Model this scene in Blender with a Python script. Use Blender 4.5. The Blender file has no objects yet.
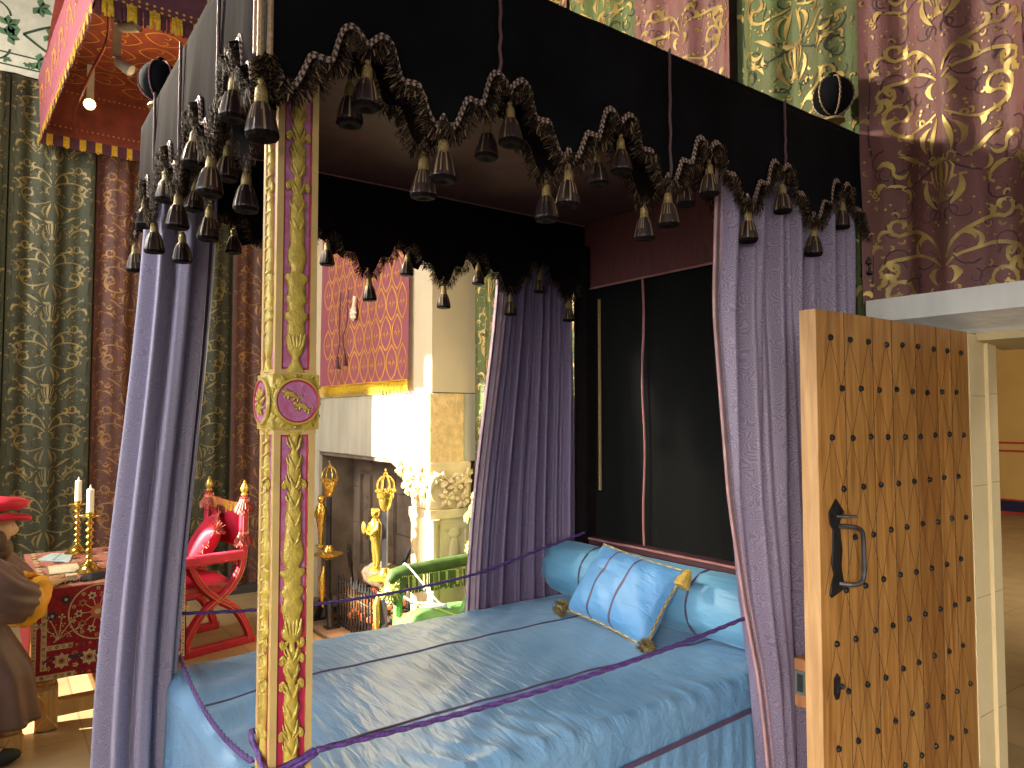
import bpy, math, random
from math import sin, cos, pi, sqrt
random.seed(11)
scn = bpy.context.scene
col = scn.collection
R = math.radians

# ------------------------------------------------------------------ vectors
def add(a, b): return (a[0]+b[0], a[1]+b[1], a[2]+b[2])
def sub(a, b): return (a[0]-b[0], a[1]-b[1], a[2]-b[2])
def mul(a, k): return (a[0]*k, a[1]*k, a[2]*k)
def dot(a, b): return a[0]*b[0]+a[1]*b[1]+a[2]*b[2]
def cross(a, b): return (a[1]*b[2]-a[2]*b[1], a[2]*b[0]-a[0]*b[2], a[0]*b[1]-a[1]*b[0])
def norm(a):
    l = sqrt(dot(a, a)) or 1.0
    return (a[0]/l, a[1]/l, a[2]/l)
def lerp(a, b, t): return a+(b-a)*t
def smooth(t):
    t = max(0.0, min(1.0, t)); return t*t*(3-2*t)
def interp(pts, x):
    if x <= pts[0][0]: return pts[0][1]
    for (a, b), (c, d) in zip(pts, pts[1:]):
        if x <= c: return b+(d-b)*(x-a)/((c-a) or 1)
    return pts[-1][1]
def catmull(P, n=6, closed=False):
    out = []; m = len(P)
    for i in range(m-1):
        p0 = P[max(i-1, 0)]; p1 = P[i]; p2 = P[i+1]; p3 = P[min(i+2, m-1)]
        for k in range(n):
            t = k/n
            out.append(tuple(.5*(2*b+(c-a)*t+(2*a-5*b+4*c-d)*t*t+(3*b-a-3*c+d)*t**3) for a, b, c, d in zip(p0, p1, p2, p3)))
    out.append(tuple(P[-1])); return out
def hash1(x):
    v = sin(x*127.1+311.7)*43758.5453; return v-math.floor(v)
def vnoise(x, y=0.0):
    xi, yi = math.floor(x), math.floor(y); fx, fy = x-xi, y-yi
    h = lambda a, b: hash1(a*1.37+b*57.9)
    u = fx*fx*(3-2*fx); v = fy*fy*(3-2*fy)
    return lerp(lerp(h(xi, yi), h(xi+1, yi), u), lerp(h(xi, yi+1), h(xi+1, yi+1), u), v)

# ------------------------------------------------------------------ mesh builder
def wloc(o):
    p = (0, 0, 0)
    while o is not None:
        p = add(p, tuple(o.location)); o = o.parent
    return p
class MB:
    def __init__(s): s.v = []; s.f = []; s.m = []; s.uv = []
    def quad(s, pts, mi=0):
        n = len(s.v); s.v += [tuple(p) for p in pts]; s.uv += [(0, 0)]*len(pts)
        s.f.append(tuple(range(n, n+len(pts)))); s.m.append(mi); return s
    def box(s, x0, x1, y0, y1, z0, z1, mi=0):
        n = len(s.v)
        s.v += [(x0,y0,z0),(x1,y0,z0),(x1,y1,z0),(x0,y1,z0),(x0,y0,z1),(x1,y0,z1),(x1,y1,z1),(x0,y1,z1)]
        s.uv += [(0,0)]*8
        for f in ((3,2,1,0),(4,5,6,7),(0,1,5,4),(1,2,6,5),(2,3,7,6),(3,0,4,7)):
            s.f.append(tuple(n+i for i in f)); s.m.append(mi)
        return s
    def grid(s, nu, nv, fn, mi=0, uvs=(1, 1), closeu=False, mfn=None):
        n = len(s.v); W = nu if closeu else nu+1
        for j in range(nv+1):
            for i in range(W):
                s.v.append(tuple(fn(i/nu, j/nv))); s.uv.append((i/nu*uvs[0], j/nv*uvs[1]))
        for j in range(nv):
            for i in range(nu):
                a = n+j*W+i; b = n+j*W+(i+1) % W
                s.f.append((a, b, b+W, a+W)); s.m.append(mfn(i, j) if mfn else mi)
        return s
    def tube(s, P, r, n=8, mi=0, cap=True, mfn=None, flat=1.0, up=None, lobes=0, twist=0.0, amp=.25):
        m = len(P); T = []
        for i in range(m): T.append(norm(sub(P[min(i+1, m-1)], P[max(i-1, 0)])))
        u = up or ((0, 0, 1) if abs(T[0][2]) < .9 else (1, 0, 0))
        base = len(s.v); ln = 0.0
        for i in range(m):
            if i: ln += sqrt(dot(sub(P[i], P[i-1]), sub(P[i], P[i-1])))
            u = norm(sub(u, mul(T[i], dot(u, T[i])))); w = cross(T[i], u)
            ri = r(i/(m-1)) if callable(r) else (r[i] if isinstance(r, (list, tuple)) else r)
            for k in range(n):
                a = 2*pi*k/n; q = ri*(1+amp*cos(lobes*a-twist*ln)) if lobes else ri
                s.v.append(add(P[i], add(mul(u, q*cos(a)*flat), mul(w, q*sin(a))))); s.uv.append((k/n, ln))
        for i in range(m-1):
            for k in range(n):
                a = base+i*n+k; b = base+i*n+(k+1) % n
                s.f.append((a, b, b+n, a+n)); s.m.append(mfn(i, k) if mfn else mi)
        if cap:
            s.f.append(tuple(base+k for k in range(n))[::-1]); s.m.append(mi)
            e = base+(m-1)*n; s.f.append(tuple(e+k for k in range(n))); s.m.append(mi)
        return s
    def lathe(s, prof, c=(0, 0, 0), n=24, mi=0, axis='Z', mfn=None, rib=None, sx=1.0, sy=1.0):
        base = len(s.v); m = len(prof)
        for j, (r, h) in enumerate(prof):
            for k in range(n):
                a = 2*pi*k/n; q = r*(rib(k, j) if rib else 1)
                x, y = q*cos(a)*sx, q*sin(a)*sy
                p = (x, y, h) if axis == 'Z' else ((h, x, y) if axis == 'X' else (y, h, x))
                s.v.append(add(c, p)); s.uv.append((k/n, h))
        for j in range(m-1):
            for k in range(n):
                a = base+j*n+k; b = base+j*n+(k+1) % n
                s.f.append((a, b, b+n, a+n)); s.m.append(mfn(j, k) if mfn else mi)
        for j, rev in ((0, True), (m-1, False)):
            if prof[j][0] > 1e-5:
                f = [base+j*n+k for k in range(n)]
                s.f.append(tuple(f[::-1] if rev else f)); s.m.append(mfn(min(j, m-2), 0) if mfn else mi)
        return s
    def ell(s, c, rx, ry, rz, n=12, m=8, mi=0):
        return s.lathe([(max(1e-6, sin(pi*j/m)), -cos(pi*j/m)) for j in range(m+1)], (0, 0, 0), n, mi)._last(c, rx, ry, rz, n*(m+1))
    def _last(s, c, rx, ry, rz, k):
        for i in range(len(s.v)-k, len(s.v)):
            x, y, z = s.v[i]; s.v[i] = (c[0]+x*rx, c[1]+y*ry, c[2]+z*rz)
        return s
    def prism(s, poly, fn, d0, d1, mi=0):
        n = len(poly); b = len(s.v)
        for d in (d0, d1):
            for p in poly: s.v.append(tuple(fn(p[0], p[1], d))); s.uv.append((0, 0))
        s.f.append(tuple(b+i for i in range(n))[::-1]); s.m.append(mi)
        s.f.append(tuple(b+n+i for i in range(n))); s.m.append(mi)
        for i in range(n):
            j = (i+1) % n; s.f.append((b+i, b+j, b+n+j, b+n+i)); s.m.append(mi)
        return s
    def ribbon(s, P, w, fn, mi=0, taper=1, off=.004):
        """flat strip along 2-D points P, mapped to 3-D by fn(u, v, off)"""
        m = len(P); b = len(s.v)
        for i in range(m):
            a = P[max(i-1, 0)]; c = P[min(i+1, m-1)]
            dx, dy = c[0]-a[0], c[1]-a[1]; l = math.hypot(dx, dy) or 1
            t = i/(m-1)
            if taper == 1: ww = w*(sin(pi*min(1, .12+t*.88))**.8+.06)
            elif taper == 2: ww = w*(1-.85*t)
            elif taper == 3: ww = w*sin(pi*t)+w*.02
            else: ww = w
            nx, ny = -dy/l*ww/2, dx/l*ww/2
            s.v.append(fn(P[i][0]+nx, P[i][1]+ny, off)); s.v.append(fn(P[i][0]-nx, P[i][1]-ny, off)); s.uv += [(0, 0)]*2
        for i in range(m-1):
            a = b+2*i; s.f.append((a, a+1, a+3, a+2)); s.m.append(mi)
        return s
    def poly2(s, pts, fn, mi=0, off=.004):
        return s.quad([fn(p[0], p[1], off) for p in pts], mi)
    def build(s, name, mats, parent=None, smooth=True, ang=40, bevel=0, uv=False, solid=0):
        o3 = wloc(parent) if parent is not None else getattr(s, 'origin', (0, 0, 0))
        me = bpy.data.meshes.new(name)
        me.from_pydata([sub(p, o3) for p in s.v], [], s.f)
        if not isinstance(mats, (list, tuple)): mats = [mats]
        for m in mats: me.materials.append(m)
        me.polygons.foreach_set('material_index', s.m)
        if uv:
            L = me.uv_layers.new(name='UVMap')
            for lp in me.loops: L.data[lp.index].uv = s.uv[lp.vertex_index]
        if smooth:
            me.shade_smooth(); me.set_sharp_from_angle(angle=R(ang))
        me.update()
        o = bpy.data.objects.new(name, me); col.objects.link(o)
        if parent is not None: o.parent = parent
        else: o.location = o3
        if bevel:
            b = o.modifiers.new('bevel', 'BEVEL'); b.width = bevel; b.segments = 2; b.limit_method = 'ANGLE'
        if solid:
            b = o.modifiers.new('solid', 'SOLIDIFY'); b.thickness = solid; b.offset = 0
        return o

def tag(o, label=None, cat=None, group=None, kind=None):
    if label: o['label'] = label
    if cat: o['category'] = cat
    if group: o['group'] = group
    if kind: o['kind'] = kind
    return o
def thing(name, label, cat, loc=(0, 0, 0), group=None):
    o = bpy.data.objects.new(name, None); col.objects.link(o)
    o.location = loc; o.empty_display_size = .1
    return tag(o, label, cat, group)
def struct(o): o['kind'] = 'structure'; return o
def copy_tree(o, parent=None, loc=None):
    c = o.copy(); col.objects.link(c); c.parent = parent
    if loc is not None: c.location = loc
    for ch in list(o.children): copy_tree(ch, c)
    return c

# ------------------------------------------------------------------ materials
def new_mat(name):
    m = bpy.data.materials.new(name); m.use_nodes = True
    nt = m.node_tree; return m, nt, nt.nodes['Principled BSDF'], nt.nodes.new, nt.links.new
def rgba(c): return (c[0], c[1], c[2], 1)
def mat(name, c, rough=.6, metal=0, sheen=0, var=.18, scale=12, bump=0, bscale=80, spec=.5, emis=0, stretch=(1, 1, 1), c2=None, coat=0):
    m, nt, b, N, L = new_mat(name)
    tc = N('ShaderNodeTexCoord'); mp = N('ShaderNodeMapping'); mp.inputs['Scale'].default_value = stretch
    L(tc.outputs['Object'], mp.inputs['Vector'])
    nz = N('ShaderNodeTexNoise'); nz.inputs['Scale'].default_value = scale; nz.inputs['Detail'].default_value = 5
    L(mp.outputs[0], nz.inputs['Vector'])
    cr = N('ShaderNodeValToRGB')
    lo = c2 if c2 else tuple(x*(1-var) for x in c); hi = c if c2 else tuple(min(1, x*(1+var)) for x in c)
    cr.color_ramp.elements[0].position = .3; cr.color_ramp.elements[1].position = .7
    cr.color_ramp.elements[0].color = rgba(lo); cr.color_ramp.elements[1].color = rgba(hi)
    L(nz.outputs[0], cr.inputs[0]); L(cr.outputs[0], b.inputs['Base Color'])
    b.inputs['Roughness'].default_value = rough; b.inputs['Metallic'].default_value = metal
    b.inputs['Specular IOR Level'].default_value = spec
    if coat: b.inputs['Coat Weight'].default_value = coat
    if sheen:
        b.inputs['Sheen Weight'].default_value = sheen; b.inputs['Sheen Roughness'].default_value = .35
        b.inputs['Sheen Tint'].default_value = rgba(tuple(min(1, x*2+.15) for x in c))
    if emis:
        L(cr.outputs[0], b.inputs['Emission Color']); b.inputs['Emission Strength'].default_value = emis
    if bump:
        n2 = N('ShaderNodeTexNoise'); n2.inputs['Scale'].default_value = bscale; n2.inputs['Detail'].default_value = 4
        L(mp.outputs[0], n2.inputs['Vector'])
        bp = N('ShaderNodeBump'); bp.inputs['Strength'].default_value = bump; bp.inputs['Distance'].default_value = .01
        L(n2.outputs[0], bp.inputs['Height']); L(bp.outputs[0], b.inputs['Normal'])
    return m
def damask(name, c1, c2, scale=9, rough=.5, sheen=.3):
    """tone on tone paisley swirls in UV metres"""
    m, nt, b, N, L = new_mat(name)
    tc = N('ShaderNodeTexCoord')
    nz = N('ShaderNodeTexNoise'); nz.inputs['Scale'].default_value = scale*.7; nz.inputs['Detail'].default_value = 1
    L(tc.outputs['UV'], nz.inputs['Vector'])
    mx = N('ShaderNodeMix'); mx.data_type = 'VECTOR'; mx.inputs['Factor'].default_value = .09
    L(tc.outputs['UV'], mx.inputs['A']); L(nz.outputs['Color'], mx.inputs['B'])
    vo = N('ShaderNodeTexVoronoi'); vo.inputs['Scale'].default_value = scale; vo.feature = 'F1'; vo.voronoi_dimensions = '2D'
    L(mx.outputs['Result'], vo.inputs['Vector'])
    ma = N('ShaderNodeMath'); ma.operation = 'MULTIPLY'; ma.inputs[1].default_value = 34; L(vo.outputs['Distance'], ma.inputs[0])
    sn = N('ShaderNodeMath'); sn.operation = 'SINE'; L(ma.outputs[0], sn.inputs[0])
    cr = N('ShaderNodeValToRGB'); cr.color_ramp.elements[0].position = .35; cr.color_ramp.elements[1].position = .6
    mr = N('ShaderNodeMapRange'); mr.inputs[1].default_value = -1; L(sn.outputs[0], mr.inputs[0]); L(mr.outputs[0], cr.inputs[0])
    cr.color_ramp.elements[0].color = rgba(c1); cr.color_ramp.elements[1].color = rgba(c2)
    L(cr.outputs[0], b.inputs['Base Color']); b.inputs['Roughness'].default_value = rough
    b.inputs['Sheen Weight'].default_value = sheen; b.inputs['Sheen Roughness'].default_value = .3
    b.inputs['Sheen Tint'].default_value = rgba(tuple(min(1, x*1.6) for x in c2))
    return m
def tiles(name, c, mortar, size=.75, rough=.35, off=.5, rot=0):
    m, nt, b, N, L = new_mat(name)
    tc = N('ShaderNodeTexCoord'); mp = N('ShaderNodeMapping'); mp.inputs['Rotation'].default_value = (0, 0, rot)
    L(tc.outputs['Object'], mp.inputs['Vector'])
    br = N('ShaderNodeTexBrick'); br.offset = off
    br.inputs['Scale'].default_value = 1; br.inputs['Brick Width'].default_value = size*1.35; br.inputs['Row Height'].default_value = size
    br.inputs['Mortar Size'].default_value = .005; br.inputs['Bias'].default_value = 0
    br.inputs['Color1'].default_value = rgba(c); br.inputs['Color2'].default_value = rgba(tuple(x*.84 for x in c)); br.inputs['Mortar'].default_value = rgba(mortar)
    L(mp.outputs[0], br.inputs['Vector'])
    nz = N('ShaderNodeTexNoise'); nz.inputs['Scale'].default_value = 3.5; nz.inputs['Detail'].default_value = 6; L(tc.outputs['Object'], nz.inputs['Vector'])
    mx = N('ShaderNodeMix'); mx.data_type = 'RGBA'; mx.blend_type = 'OVERLAY'; mx.inputs['Factor'].default_value = .35
    L(br.outputs['Color'], mx.inputs['A']); L(nz.outputs[0], mx.inputs['B']); L(mx.outputs['Result'], b.inputs['Base Color'])
    b.inputs['Roughness'].default_value = rough
    return m
def wood(name, ca, cb, rough=.45, axis=2, scale=5, dist=5):
    m, nt, b, N, L = new_mat(name)
    tc = N('ShaderNodeTexCoord'); mp = N('ShaderNodeMapping')
    s = [9, 9, 9]; s[axis] = .7; mp.inputs['Scale'].default_value = s
    L(tc.outputs['Object'], mp.inputs['Vector'])
    nz = N('ShaderNodeTexNoise'); nz.inputs['Scale'].default_value = scale; nz.inputs['Detail'].default_value = 8; nz.inputs['Distortion'].default_value = .6
    L(mp.outputs[0], nz.inputs['Vector'])
    cr = N('ShaderNodeValToRGB'); cr.color_ramp.elements[0].position = .32; cr.color_ramp.elements[1].position = .68
    cr.color_ramp.elements[0].color = rgba(cb); cr.color_ramp.elements[1].color = rgba(ca)
    L(nz.outputs[0], cr.inputs[0])
    n2 = N('ShaderNodeTexNoise'); n2.inputs['Scale'].default_value = 2.2; n2.inputs['Detail'].default_value = 3; L(tc.outputs['Object'], n2.inputs['Vector'])
    mx = N('ShaderNodeMix'); mx.data_type = 'RGBA'; mx.blend_type = 'OVERLAY'; mx.inputs['Factor'].default_value = .3
    L(cr.outputs[0], mx.inputs['A']); L(n2.outputs[0], mx.inputs['B']); L(mx.outputs['Result'], b.inputs['Base Color'])
    b.inputs['Roughness'].default_value = rough
    bp = N('ShaderNodeBump'); bp.inputs['Strength'].default_value = .15; bp.inputs['Distance'].default_value = .004
    L(nz.outputs[0], bp.inputs['Height']); L(bp.outputs[0], b.inputs['Normal'])
    return m
def silk(name, c, c2, rough=.36):
    m, nt, b, N, L = new_mat(name)
    tc = N('ShaderNodeTexCoord')
    mp = N('ShaderNodeMapping'); mp.inputs['Scale'].default_value = (3, 14, 14); mp.inputs['Rotation'].default_value = (0, 0, R(32))
    L(tc.outputs['Object'], mp.inputs['Vector'])
    nz = N('ShaderNodeTexNoise'); nz.inputs['Scale'].default_value = 1.6; nz.inputs['Detail'].default_value = 4; nz.inputs['Distortion'].default_value = .5
    L(mp.outputs[0], nz.inputs['Vector'])
    n3 = N('ShaderNodeTexNoise'); n3.inputs['Scale'].default_value = 2.5; n3.inputs['Detail'].default_value = 3; L(tc.outputs['Object'], n3.inputs['Vector'])
    cr = N('ShaderNodeValToRGB'); cr.color_ramp.elements[0].position = .35; cr.color_ramp.elements[1].position = .65
    cr.color_ramp.elements[0].color = rgba(c); cr.color_ramp.elements[1].color = rgba(c2)
    L(n3.outputs[0], cr.inputs[0]); L(cr.outputs[0], b.inputs['Base Color'])
    b.inputs['Roughness'].default_value = rough
    b.inputs['Sheen Weight'].default_value = .35; b.inputs['Sheen Roughness'].default_value = .3; b.inputs['Sheen Tint'].default_value = (.55, .8, 1, 1)
    bp = N('ShaderNodeBump'); bp.inputs['Strength'].default_value = .5; bp.inputs['Distance'].default_value = .02
    L(nz.outputs[0], bp.inputs['Height']); L(bp.outputs[0], b.inputs['Normal'])
    return m

K = {}
K['black_velvet'] = mat('black velvet', (.0042, .0048, .0068), .9, sheen=.02, var=.5, scale=4, bump=.1, bscale=9, spec=.12)
K['inner_velvet_shade'] = mat('black velvet lining and painted shade', (.007, .0045, .005), .9, var=.3, spec=.1)
K['celure'] = mat('dark red ceiling cloth', (.055, .019, .015), .8, var=.2, bump=.1, bscale=12)
K['tester_red'] = mat('dull red tester band', (.10, .028, .026), .8, var=.25, stretch=(8, 8, 1), bump=.25, bscale=8)
K['headcloth'] = mat('black head cloth', (.0045, .0047, .0045), .9, sheen=.0, var=.3, stretch=(6, 6, .4), spec=.15)
K['pink_cord'] = mat('dusty pink cord', (.30, .13, .12), .6)
K['mauve_cord'] = mat('mauve seam cord', (.12, .065, .075), .6)
K['gilt_braid'] = mat('old gold braid', (.42, .30, .12), .5, .3, var=.4, scale=150)
K['bead_dark'] = mat('dark bead cord', (.03, .02, .022), .5)
K['bead_pale'] = mat('pale pink bead cord', (.46, .32, .25), .5)
K['fringe_dark'] = mat('dark aubergine fringe', (.016, .010, .009), .75, spec=.06)
K['fringe_mid'] = mat('bronze brown fringe', (.055, .035, .024), .65, spec=.12)
K['fringe_lite'] = mat('pale gilt fringe thread', (.27, .195, .105), .45, .2)
K['tassel_head'] = mat('olive gold tassel head', (.34, .25, .10), .4, .45, var=.35, scale=220, bump=.5, bscale=260)
K['tassel_skirt'] = mat('aubergine silk tassel skirt', (.021, .0105, .0135), .36, var=.8, scale=300, stretch=(1, 1, .05), spec=.4)
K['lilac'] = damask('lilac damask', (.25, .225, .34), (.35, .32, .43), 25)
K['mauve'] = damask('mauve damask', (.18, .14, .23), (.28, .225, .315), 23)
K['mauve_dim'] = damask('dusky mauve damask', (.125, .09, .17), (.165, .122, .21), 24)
K['lining_mauve'] = mat('pale mauve lining edge', (.36, .25, .31), .6)
K['lining_pink'] = mat('pale pink lining edge', (.42, .24, .24), .6)
K['blue_silk'] = silk('blue silk', (.115, .24, .40), (.165, .305, .47), .34)
K['blue_pillow'] = silk('bright blue silk', (.07, .21, .43), (.10, .28, .53), .5)
K['blue_bolster'] = silk('sky blue silk', (.10, .28, .44), (.15, .35, .52), .45)
K['piping'] = mat('plum piping ribbon', (.075, .05, .10), .6)
K['rope'] = mat('violet twisted rope', (.10, .045, .21), .55, var=.45, scale=160)
K['rope_dark'] = mat('dark violet strand', (.045, .02, .10), .6)
K['post_gold'] = mat('painted pale gold frame', (.50, .345, .13), .42, .1, var=.12, bump=.15, bscale=60)
K['carve_gold'] = mat('painted yellow gold carving', (.44, .325, .055), .38, .12, var=.2, scale=40, bump=.35, bscale=120)
K['post_red'] = mat('crimson lacquer', (.35, .015, .055), .4, var=.2)
K['post_pink'] = mat('mottled pink lilac paint', (.40, .16, .34), .35, c2=(.34, .07, .15), scale=60, bump=.25, bscale=150)
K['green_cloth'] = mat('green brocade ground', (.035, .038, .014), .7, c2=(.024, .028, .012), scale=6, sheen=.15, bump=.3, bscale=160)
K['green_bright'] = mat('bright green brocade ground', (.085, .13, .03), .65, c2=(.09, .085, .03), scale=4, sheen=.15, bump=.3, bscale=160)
K['red_cloth'] = mat('brick red brocade ground', (.115, .038, .026), .7, c2=(.07, .03, .02), scale=5, sheen=.15, bump=.3, bscale=160)
K['rose_cloth'] = mat('rose brocade ground', (.20, .075, .075), .6, c2=(.14, .06, .045), scale=5, sheen=.25, bump=.3, bscale=160)
K['brocade_gold'] = mat('gold brocade thread', (.60, .43, .12), .45, .35, c2=(.20, .12, .045), scale=7)  # dull to bright noise puts patchy metallic highlights into the colour
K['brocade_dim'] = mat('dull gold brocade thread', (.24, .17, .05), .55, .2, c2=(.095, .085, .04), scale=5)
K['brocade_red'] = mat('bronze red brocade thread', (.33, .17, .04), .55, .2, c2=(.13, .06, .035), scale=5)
K['vine_dark'] = mat('dark plum vine thread', (.06, .02, .028), .6)
K['cream_paint'] = mat('cream painted frieze', (.62, .62, .52), .6, var=.1)
K['leaf_green'] = mat('painted leaf green', (.10, .20, .11), .6, var=.35, scale=10)
K['leaf_dark'] = mat('dark painted stem green', (.035, .07, .035), .6)
K['rose_pink'] = mat('rose pink woven cloth', (.36, .085, .115), .7, c2=(.27, .085, .125), scale=40, sheen=.1)
K['orange_gold'] = mat('orange gold woven thread', (.68, .32, .055), .55, var=.2)
K['yellow_fringe'] = mat('bright yellow fringe', (.72, .46, .03), .55, var=.3, scale=60)
K['plum_cloth'] = mat('plum valance cloth', (.11, .035, .055), .7)
K['canopy_red'] = mat('warm red canopy lining', (.26, .055, .03), .65, var=.3, scale=8, sheen=.2)
K['scarlet'] = mat('crimson velvet', (.47, .008, .045), .6, sheen=.5, var=.25, scale=9)
K['scarlet_dark'] = mat('deep crimson velvet', (.34, .006, .03), .65, sheen=.4, var=.25)
K['pink_tassel'] = mat('salmon pink tassel', (.55, .15, .11), .6, var=.35, scale=60)
K['gold_tip'] = mat('gilded finial', (.62, .44, .10), .32, .6)
K['brass'] = mat('polished brass', (.70, .50, .13), .2, .95, var=.1)
K['gilt'] = mat('gilt bronze', (.75, .50, .10), .25, .8, var=.15)
K['iron'] = mat('black iron', (.018, .019, .021), .45, .4, var=.4, bump=.3, bscale=70)
K['steel'] = mat('worn dark steel', (.10, .10, .11), .3, .8, var=.3)
K['candle'] = mat('ivory wax', (.85, .78, .60), .4, var=.04)
K['wick'] = mat('wick', (.05, .04, .03), .8)
K['oak'] = wood('golden oak', (.50, .245, .068), (.28, .115, .026), .42)
K['oak_b'] = wood('tan oak', (.45, .225, .062), (.27, .115, .027), .45)
K['oak_c'] = wood('darker oak', (.37, .165, .042), (.22, .085, .02), .45)
K['oak_end'] = wood('pale oak edge', (.58, .35, .15), (.42, .22, .085), .6)
K['oak_lock'] = wood('orange oak block', (.34, .13, .04), (.2, .075, .02), .6)
K['groove'] = mat('dark groove', (.10, .042, .012), .8)
K['bare_oak'] = wood('light carved oak', (.66, .40, .14), (.48, .26, .07), .45)
K['stone'] = mat('pale dressed stone', (.70, .57, .35), .8, var=.12, scale=6, bump=.3, bscale=40)
K['stone_tool'] = mat('tooled golden stone', (.76, .54, .27), .85, var=.18, scale=20, bump=1.0, bscale=55)
K['stone_grey'] = mat('grey streaked stone', (.50, .47, .37), .8, var=.18, scale=7, stretch=(1, 1, .2), bump=.3, bscale=30)
K['soot'] = mat('sooted brown stone', (.19, .145, .105), .85, var=.4, scale=4, bump=.5, bscale=14)
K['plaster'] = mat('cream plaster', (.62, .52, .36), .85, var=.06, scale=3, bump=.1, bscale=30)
K['white_beam'] = mat('white painted concrete', (.62, .62, .58), .75, var=.07, scale=12, stretch=(1, 1, .2), bump=.5, bscale=35)
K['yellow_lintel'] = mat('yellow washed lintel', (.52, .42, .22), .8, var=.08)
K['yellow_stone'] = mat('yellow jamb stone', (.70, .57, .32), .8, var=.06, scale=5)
K['ochre'] = mat('ochre washed wall', (.66, .44, .15), .85, var=.08, scale=1.5)
K['stripe_red'] = mat('painted red line', (.45, .03, .03), .7)
K['navy'] = mat('navy skirting band', (.012, .014, .07), .7)
K['joint'] = mat('stone joint', (.45, .36, .2), .9)
K['floor'] = tiles('stone slab floor', (.40, .285, .15), (.22, .15, .08), .62, .4)
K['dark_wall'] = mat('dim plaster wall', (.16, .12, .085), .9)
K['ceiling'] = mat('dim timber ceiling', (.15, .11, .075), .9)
K['skirting'] = mat('dark green grey plinth', (.045, .05, .048), .6)
K['carpet_red'] = mat('red carpet pile', (.30, .012, .018), .9, var=.3, scale=60, bump=.3, bscale=300)
K['carpet_top'] = mat('patterned red carpet top', (.42, .06, .05), .9, c2=(.5, .3, .2), scale=38, bump=.3, bscale=300)
K['carpet_cream'] = mat('cream carpet wool', (.62, .45, .24), .9, var=.2, scale=50)
K['carpet_navy'] = mat('navy carpet wool', (.035, .04, .065), .9)
K['carpet_orange'] = mat('orange carpet wool', (.52, .16, .06), .9)
K['paper_blue'] = mat('pale blue paper', (.50, .63, .62), .7)
K['paper_line'] = mat('teal paper fold', (.22, .4, .4), .7)
K['paper'] = mat('cream parchment', (.72, .62, .40), .7, var=.12, scale=30)
K['black_cloth'] = mat('black felt cloth', (.012, .013, .016), .7, bump=.3, bscale=40)
K['white'] = mat('white cord', (.75, .78, .76), .5)
K['green_velvet'] = mat('bright green velvet', (.10, .26, .055), .55, sheen=.5, var=.3)
K['green_deep'] = mat('deep green velvet', (.055, .10, .022), .6, sheen=.4, var=.3)
K['green_fringe'] = mat('yellow green fringe', (.42, .44, .12), .6, var=.35, scale=60)
K['log'] = mat('charred bark log', (.13, .09, .05), .85, c2=(.04, .03, .02), scale=16, bump=.8, bscale=35)
K['log_end'] = mat('cut log end', (.14, .09, .045), .8)
K['ember'] = mat('glowing ember', (1.0, .22, .04), .8, c2=(.35, .05, .015), scale=16, emis=1.3)
K['coal'] = mat('charred coal', (.06, .045, .04), .9, var=.4)
K['skin'] = mat('weathered skin', (.55, .33, .19), .5, var=.06)
K['hair'] = mat('brown hair', (.14, .075, .035), .6, var=.4, scale=60)
K['brown_gown'] = mat('brown wool gown', (.12, .062, .045), .55, sheen=.3, var=.2, scale=8)
K['mustard'] = mat('mustard sleeve lining', (.72, .34, .012), .6, var=.15)
K['red_felt'] = mat('bright red felt', (.62, .012, .035), .6, sheen=.3, var=.15)
K['dark_red_cloth'] = mat('dark red hose', (.3, .02, .03), .7)
K['lamp_white'] = mat('off white lamp housing', (.55, .53, .45), .4)
K['bulb'] = mat('lit warm bulb', (1.0, .78, .36), .5, var=.02, emis=16)
K['pewter'] = mat('dull pewter plate', (.11, .115, .095), .45, .5)
K['gold_tassel'] = mat('golden cushion tassel', (.46, .31, .07), .5, var=.35, scale=80)
K['olive_tassel'] = mat('olive brown pompom', (.16, .12, .045), .65, var=.5, scale=90)

# ================================================================== CAMERA
CAMPOS = (1.684, -.515, 1.9)
YAW, PITCH, F = 54.11, 2.55, 723.0
cam = bpy.data.cameras.new('camera'); cam.lens = F/1024*36; cam.sensor_width = 36; cam.clip_start = .05
co = bpy.data.objects.new('camera', cam); col.objects.link(co)
co.location = CAMPOS; co.rotation_euler = (R(90+PITCH), 0, R(YAW))
scn.camera = co

# ================================================================== SETTING
FLOOR = MB().box(-6.7, 4.5, -5, 2.72, -.08, 0).build('floor', K['floor'], smooth=False); struct(FLOOR)
struct(MB().box(-7, 4.5, 2.72, 16.0, -.08, 0).build('floor_passage', K['floor'], smooth=False))
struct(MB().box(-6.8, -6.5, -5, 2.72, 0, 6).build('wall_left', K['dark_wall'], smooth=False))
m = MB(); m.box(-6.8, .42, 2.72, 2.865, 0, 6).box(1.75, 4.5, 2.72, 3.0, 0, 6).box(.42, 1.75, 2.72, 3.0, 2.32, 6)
struct(m.build('wall_head', K['dark_wall'], smooth=False))
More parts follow.
